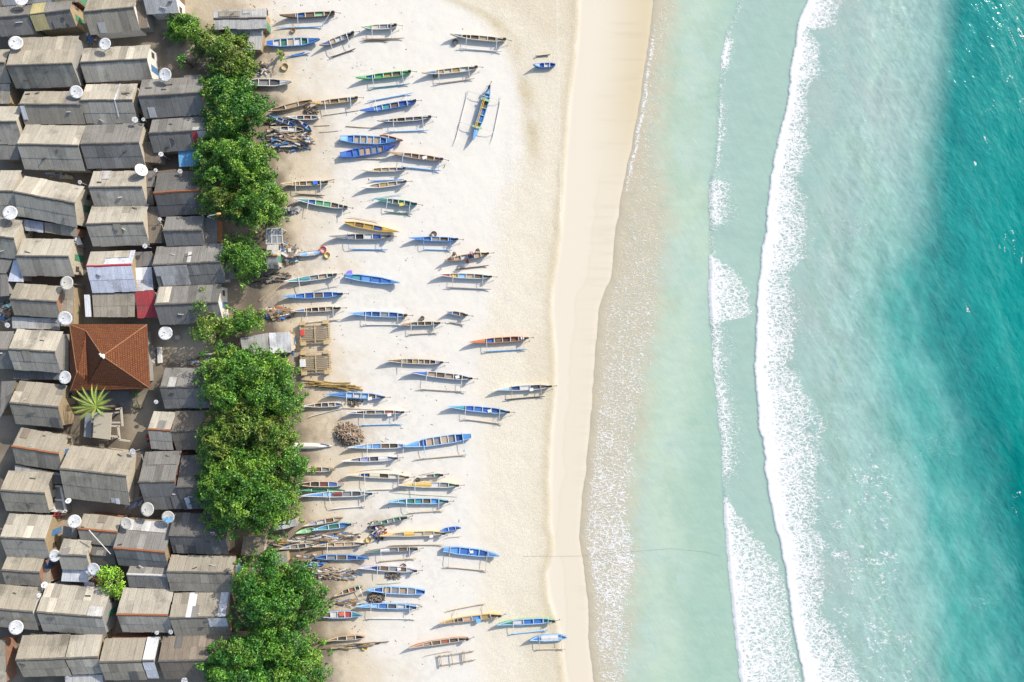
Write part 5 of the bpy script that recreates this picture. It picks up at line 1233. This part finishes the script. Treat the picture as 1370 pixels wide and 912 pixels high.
tree("big round tree left of the maroon canoe", [(330,638,56,44),(318,680,46,34),(362,672,38,40),(393,620,24,21),(288,650,22,28)], 7.6, 'mid', 15, dens=44)
tree("lime green little tree among the lower houses", [(150,776,23,26),(140,768,14,14),(160,790,12,14)], 4.2, 'lime', 16, cr=(.5,.85), dens=38, leaf=.26, fill=1.4)
tree("large lower tree below the pale concrete slab roof", [(350,778,38,38),(384,794,46,36),(350,814,40,34),(362,748,22,16),(400,772,24,22)], 7.0, 'deep', 17, dens=46, grow=1.04)
tree("tree reaching over the grey blue boat at the lower beach", [(422,810,25,24),(402,828,22,16)], 5.6, 'deep', 18, dens=38, grow=1.0, cr=(.6,1.1))
tree("lowest wide tree at the bottom edge", [(330,876,48,32),(376,868,46,32),(402,898,38,24),(300,893,32,24),(350,908,64,24)], 6.6, 'deep', 19, dens=46, grow=1.04)
tree("small crown on a leaning branch above the bottom timbers", [(427,862,17,16),(420,876,14,12)], 4.6, 'mid', 20, trunk=(404,872), dens=38, grow=1.0, cr=(.55,1.0))
tree("shrub standing against the blue boat near the bamboo shelter", [(375,69,8,8)], 1.8, 'lime', 21, cr=(.35,.6), leaf=.22, name='shrub', cat='shrub', group=None)
tree("green shrub beside the blue canopy under the tilted cream house", [(33,313,5,8)], 2.0, 'lime', 22, cr=(.3,.5), leaf=.2, name='shrub', cat='shrub', group=None)
tree("low garden bush with dark leaves right of the palm yard", [(186,545,8,15)], 1.0, 'deep', 23, cr=(.3,.5), leaf=.2, name='shrub', cat='shrub', group=None)
tree("small shrub in the lane above the red tiled house corner", [(100,410,4,9)], 1.6, 'deep', 24, cr=(.3,.5), leaf=.2, name='shrub', cat='shrub', group=None)
tree("dark leafy bush in the shade right of the top trees", [(340,88,12,9)], 2.4, 'deep', 25, cr=(.4,.7), leaf=.26, name='shrub', cat='shrub', group=None)

# countless crumbs of wood, shell and net over the trodden sand
def litter():
    rng = np.random.RandomState(5); n = 5200; m = MB()
    X = 335 + 330 * rng.rand(n) ** 1.5; Y = rng.rand(n) * 930 - 8
    v = smoothpoly(Y, VILL, 30); keep = (fbm(X / 30, Y / 30, 77, 4) > .44) & (X > v - 60) & (rng.rand(n) < np.clip(1.25 - (X - v) / 210, .06, 1))
    cols = [(.13,.10,.07),(.2,.16,.11),(.09,.08,.06),(.32,.26,.18),(.5,.47,.42),(.12,.2,.32)]
    for x, y in zip(X[keep], Y[keep]):
        a = rng.rand() * 3.14; L = rng.uniform(.05, .22) * (1 if rng.rand() < .85 else 2.2); c = P(x, y, .05); d = Vector((math.cos(a), math.sin(a), 0)) * L / 2; w = rng.uniform(.04, .11)
        m.bar(c - d, c + d, w, w * .7, cols[rng.randint(len(cols))])
    o = m.build('beach_litter', M_MIXED, None); props(o, "small scraps of wood and shell strewn over the trodden sand", 'litter', None, 'stuff')
litter()

# palm in the yard
def palm(px, py):
    z = 4.2; c = P(px, py, z); base = Vector((c.x + .5, c.y - .3, 0))
    root = thing('palm_tree', "palm with long yellow green fronds in the yard below the tiled house", 'palm', base)
    top = c - base
    m = MB(); m.tube([(0, 0, -.1), (-.1, .1, 1.6), (top.x*.7, top.y*.7, 3.2), top], [.2, .16, .13, .12], 9); m.build('trunk', M_BARK, root)
    rng = random.Random(4); mats = [paint((.30,.36,.06), .5), paint((.20,.30,.05), .5), paint((.36,.40,.10), .5)]
    for (deg, L) in ((108,2.9),(127,3.3),(146,3.5),(163,3.6),(180,3.7),(198,3.4),(217,3.1),(90,2.7),(72,2.6),(52,2.3),(25,2.0),(350,1.7),(245,1.9),(300,1.6),(137,2.4),(171,2.5),(100,2.0)):
        a = R(deg + rng.uniform(-4, 4)); d = Vector((math.cos(a), math.sin(a), 0)); s_ = Vector((-d.y, d.x, 0)); m = MB(); prev = None; K = 9
        for k in range(K + 1):
            t = k / K; p = top + d*L*t + Vector((0, 0, .55*math.sin(t*2.2) - 1.0*t*t*.8)); w = (.05 + .20*math.sin(math.pi*min(1, t*.92 + .08))**.7)
            if k and k < K + 1:
                for sg in (1, -1):
                    for j in range(3):
                        q = prev.lerp(p, j/3); e = q + s_*sg*w + d*.32 + Vector((0, 0, -.14)); 
                        m.add([q, q + d*.09, e + d*.02, e], [(0, 1, 2, 3)])
            prev = p
        m.tube([top, top + d*L*.5 + Vector((0,0,.45 - .2)), top + d*L*.95 + Vector((0,0,.5*.8 - .75))], [.04, .03, .012], 5)
        m.build('frond', mats[rng.randrange(3)], root, recalc=False)
palm(129, 544)

# palm yard : concrete slab roof with beams, low walls
c = P(137, 569, 0); root = thing('concrete_frame', "unfinished cream concrete slab with open beams beside the palm", 'building', c)
a = [P(126,552,2.2)-c, P(149,552,2.2)-c, P(147,588,2.2)-c, P(124,585,2.2)-c]
m = MB(); m.add(a + [p - Vector((0,0,.16)) for p in a], [(0,1,2,3),(7,6,5,4),(0,4,5,1),(1,5,6,2),(2,6,7,3),(3,7,4,0)]); m.build('slab', worn('raw_concrete', (.42,.37,.28), .9), root)
for (A, B) in (((149,565),(161,565)),((149,569.5),(160,570)),((147,583),(160,584)),((162,546),(164,570)),((155,547),(163,546)),((158,570),(160,588)),((160,588),(174,590))):
    m = MB(); m.bar(P(*A, 2.05)-c, P(*B, 2.05)-c, .2, .18); m.build('beam', worn('beam_concrete', (.46,.41,.32), .9), root)
for p in a: m = MB(); q = p*.94; m.bar((q.x,q.y,0),(q.x,q.y,2.04),.2); m.build('column', M_WALLS[3], root)
m = MB(); c = P(120,569,0); q = [P(114,553,.9)-c, P(123,554,.9)-c, P(122,586,.9)-c, P(112,584,.9)-c]
m.add(q + [Vector((p.x,p.y,-.02)) for p in q], [(0,1,2,3),(7,6,5,4),(0,4,5,1),(1,5,6,2),(2,6,7,3),(3,7,4,0)]); o = m.build('water_tank', worn('tank_concrete', (.24,.25,.27), .9), None); o.location = c; props(o, "grey concrete water tank left of the cream slab in the palm yard", 'tank')
def flat_pad(q, nm, m_, label, cat, h=.12):
    c = sum((P(*p) for p in q), Vector()) / 4; v = [P(*p, h) - c for p in q]; m = MB()
    m.add(v + [Vector((p.x,p.y,-.06)) for p in v], [(0,1,2,3),(7,6,5,4),(0,4,5,1),(1,5,6,2),(2,6,7,3),(3,7,4,0)]); o = m.build(nm, m_, None); o.location = c; return props(o, label, cat) if label else props(o, kind='structure')
flat_pad([(110,523),(173,523),(174,546),(112,546)], 'courtyard', worn('courtyard_concrete', (.17,.165,.16), .9), None, None)
flat_pad([(138,806),(157,800),(159,846),(141,848)], 'yard_earth', worn('red_earth', (.20,.085,.05), .95, (.09,.045,.03), .5), None, None, .03)
flat_pad([(181,530),(196,528),(199,562),(182,560)], 'garden_bed', worn('garden_soil', (.07,.08,.04), .95), None, None, .03)
flat_pad([(210,464),(215,464),(216,485),(211,486)], 'bench', paint((.64,.63,.6)), "white stone bench right of the red tiled house", 'bench', .42)
# dome beside the ground dish
p = P(237, 451, .4); root = thing('water_jar', "grey domed water jar beside the dish on the ground", 'jar', (p.x, p.y, 0)); m = MB()
m.tube([(0,0,0),(0,0,.35),(0,0,.6),(0,0,.72)], [.34,.44,.36,.16], 14); m.build('body', worn('jar_clay', (.42,.41,.37), .8), root, smooth=True); m = MB(); m.tube([(0,0,.72),(0,0,.78)], [.17,.15], 10); m.build('lid', paint((.5,.48,.44)), root)
# washing
def washing(q0, q1, cols, label):
    A = P(*q0, 1.7); B = P(*q1, 1.7); c = (A+B)/2; c.z = 0; root = thing('washing_line', label, 'washing line', c); A -= c; B -= c
    m = MB(); m.tube([A, (A+B)/2 - Vector((0,0,.08)), B], .012, 4); m.build('line', paint((.3,.3,.3)), root)
    for e in (A, B): m = MB(); m.bar((e.x,e.y,0), e + Vector((0,0,.05)), .07); m.build('post', M_BARK, root)
    n = len(cols); d = (B-A); sdv = Vector((-d.y, d.x, 0)).normalized()
    for i, k in enumerate(cols):
        p = A.lerp(B, (i+.15)/n); q = A.lerp(B, (i+.85)/n); m = MB()
        m.add([p + Vector((0,0,.015)), q + Vector((0,0,.015)), q - sdv*.45 - Vector((0,0,.55)), p - sdv*.45 - Vector((0,0,.55)), p + sdv*.4 - Vector((0,0,.5)), q + sdv*.4 - Vector((0,0,.5))], [(0,1,2,3),(1,0,4,5)]); m.build('cloth', paint(k), root, recalc=False)
washing((195,582),(203,603), [(.5,.03,.05),(.04,.05,.05),(.52,.03,.04),(.05,.1,.05)], "washing line with red and black cloths beside the pale grey house")
washing((70,690),(84,689), [(.4,.04,.05),(.5,.06,.06),(.1,.05,.05)], "washing line with dark red cloths left of the dish below the terrace")
washing((92,266+30),(104,330), [(.3,.35,.5),(.6,.6,.58)], "washing line with pale cloths in the lane below the tilted cream house")

# street lamps
def lamp(bx, by, hx, hy, col, label):
    z = 4.6; A = P(bx, by, z - .5); Hh = P(hx, hy, z); base = Vector((A.x, A.y, 0)); root = thing('street_lamp', label, 'street lamp', base, 0, 'street lamps of the village')
    m = MB(); m.tube([(0,0,-.05),(0,0,z - .5)], [.07,.055], 8); m.build('pole', paint((.5,.5,.5)), root)
    e = Hh - base; m = MB(); m.tube([(0,0,z-.52), (e.x*.25, e.y*.25, z-.2), (e.x*.9, e.y*.9, z)], .05, 6); m.tube([(0,0,z-1.1),(e.x*.4,e.y*.4,z-.16)], .03, 5); m.build('arm', paint((.6,.6,.6)), root)
    d = Vector((e.x, e.y, 0)).normalized(); m = MB(); m.tube([e - d*.3, e - d*.1 + Vector((0,0,.05)), e + d*.22 + Vector((0,0,.04)), e + d*.36], [.08,.17,.16,.05], 8); m.build('lamp_head', paint(col), root)
lamp(277.5, 289.5, 292, 286, (.66,.36,.14), "street lamp with an orange head beside the leafy beach tree")
lamp(275, 474, 289, 472, (.72,.5,.05), "street lamp with a yellow head above the large tree")

# ------------------------------------------------------------------ people round the orange brown canoe
M_SKIN = worn('skin', (.20, .105, .06), .6, (.16,.08,.05), .2)
M_HAIR = worn('black_hair', (.02, .016, .014), .6)
def person(px, py, face, bend, label, shirt, shorts, arms=.7):
    p = P(px, py, 1.0); root = thing('person', label, 'person', (p.x, p.y, 0), face, 'people working on the canoe')
    V = {}; E = []; rad = {}
    def add(k, co, r_, par=None):
        V[k] = Vector(co); rad[k] = r_
        if par: E.append((par, k))
    b = bend; sx = math.sin(b); cz = math.cos(b)
    def T(h, y=0, f=0): return (sx*h + f*cz, y, .92 + cz*h - f*sx)
    add('pel', (0,0,.92), .125); add('wst', T(.2), .115, 'pel'); add('chs', T(.40), .135, 'wst'); add('nek', T(.54), .055, 'chs'); add('hd0', T(.62,0,.02), .085, 'nek'); add('hd1', T(.72,0,.03), .10, 'hd0'); add('hd2', T(.80,0,.02), .075, 'hd1')
    for s_, n in ((1,'l'),(-1,'r')):
        add('hip'+n, (0, s_*.10, .86), .095, 'pel'); add('kne'+n, (.05, s_*.13, .48), .062, 'hip'+n); add('ank'+n, (-.02, s_*.13, .08), .042, 'kne'+n); add('toe'+n, (.15, s_*.15, .035), .035, 'ank'+n)
        add('sho'+n, T(.47, s_*.18), .06, 'chs'); el = Vector(T(.47, s_*.24)) + Vector((.20*arms, s_*.02, -.22)); add('elb'+n, el, .042, 'sho'+n)
        wr = el + Vector((.20, -s_*.04, -.10)); add('wri'+n, wr, .03, 'elb'+n); add('pal'+n, wr + Vector((.07, 0, -.03)), .032, 'wri'+n)
        for f in range(4): q = wr + Vector((.11, (f-1.5)*.02, -.045)); add(f'f{f}'+n, q, .010, 'pal'+n); add(f'g{f}'+n, q + Vector((.05 - .006*abs(f-1.3), 0, -.035)), .009, f'f{f}'+n)
        q = wr + Vector((.06, -s_*.045, -.03)); add('th'+n, q, .011, 'pal'+n); add('ti'+n, q + Vector((.04, -s_*.012, -.02)), .009, 'th'+n)
    ks = list(V); me = bpy.data.meshes.new('body'); me.from_pydata([V[k] for k in ks], [(ks.index(a), ks.index(b_)) for a, b_ in E], [])
    o = link('body', me, M_SKIN, root); sk = o.modifiers.new('skin', 'SKIN'); sk.use_smooth_shade = True
    for i, k in enumerate(ks): me.skin_vertices[0].data[i].radius = (rad[k], rad[k]); me.skin_vertices[0].data[i].use_root = (i == 0)
    ss = o.modifiers.new('subdivision', 'SUBSURF'); ss.levels = 1; ss.render_levels = 1
    m = MB(); m.tube([V['pel'] + Vector((0,0,-.02)), V['wst'], V['chs'], V['chs'].lerp(V['nek'], .55)], [.158,.152,.172,.10], 12)
    for n in 'lr': m.tube([V['sho'+n].lerp(V['chs'], .4), V['sho'+n], V['sho'+n].lerp(V['elb'+n], .75)], [.085,.082,.062], 9)
    m.build('shirt', paint(shirt, .8), root, smooth=True)
    m = MB(); m.tube([V['pel'] + Vector((0,0,.07)), V['pel'], V['pel'] - Vector((0,0,.10))], [.15,.165,.15], 12)
    for n in 'lr': m.tube([V['hip'+n] + Vector((0,0,.03)), V['hip'+n].lerp(V['kne'+n], .8)], [.115,.092], 10)
    m.build('shorts', paint(shorts, .8), root, smooth=True)
    h = V['hd1']; d = (V['hd2'] - V['hd0']).normalized(); f = Vector((cz, 0, -sx))
    m = MB(); m.tube([h - d*.06 - f*.055, h + d*.02 - f*.03, h + d*.085 - f*.015, h + d*.13], [.10,.122,.105,.03], 12); m.build('hair', M_HAIR, root, smooth=True)
    m = MB(); m.tube([h + f*.085 - d*.01, h + f*.135 - d*.03], [.012,.02], 6); m.build('nose', M_SKIN, root)
    m = MB()
    for s_ in (1, -1): m.tube([h + Vector((0, s_*.038, 0)) + f*.09 + d*.01, h + Vector((0, s_*.038, 0)) + f*.108 + d*.01], [.014,.010], 6)
    m.build('eyes', M_HAIR, root)
    m = MB(); m.bar(h + Vector((0,-.028,0)) + f*.098 - d*.065, h + Vector((0,.028,0)) + f*.098 - d*.065, .014); m.build('mouth', paint((.2,.06,.05)), root)
    m = MB()
    for s_ in (1, -1): m.tube([h + Vector((0, s_*.09, 0)) - d*.01, h + Vector((0, s_*.125, 0))], [.02,.03], 6)
    m.build('ears', M_SKIN, root)
person(607.5, 338, R(-80), .5, "person in brown leaning over the bow end of the orange brown canoe", (.16,.09,.05), (.05,.05,.07))
person(630.5, 337.5, R(-95), .6, "person in pink bending at the middle of the orange brown canoe", (.5,.22,.22), (.08,.07,.1))
person(639.5, 333.5, R(-100), .25, "person in dark clothes standing above the stern of the orange brown canoe", (.06,.05,.05), (.10,.07,.05))
person(625.5, 350.5, R(80), .35, "person in a dark red top on the lower side of the orange brown canoe", (.22,.06,.05), (.04,.04,.05))
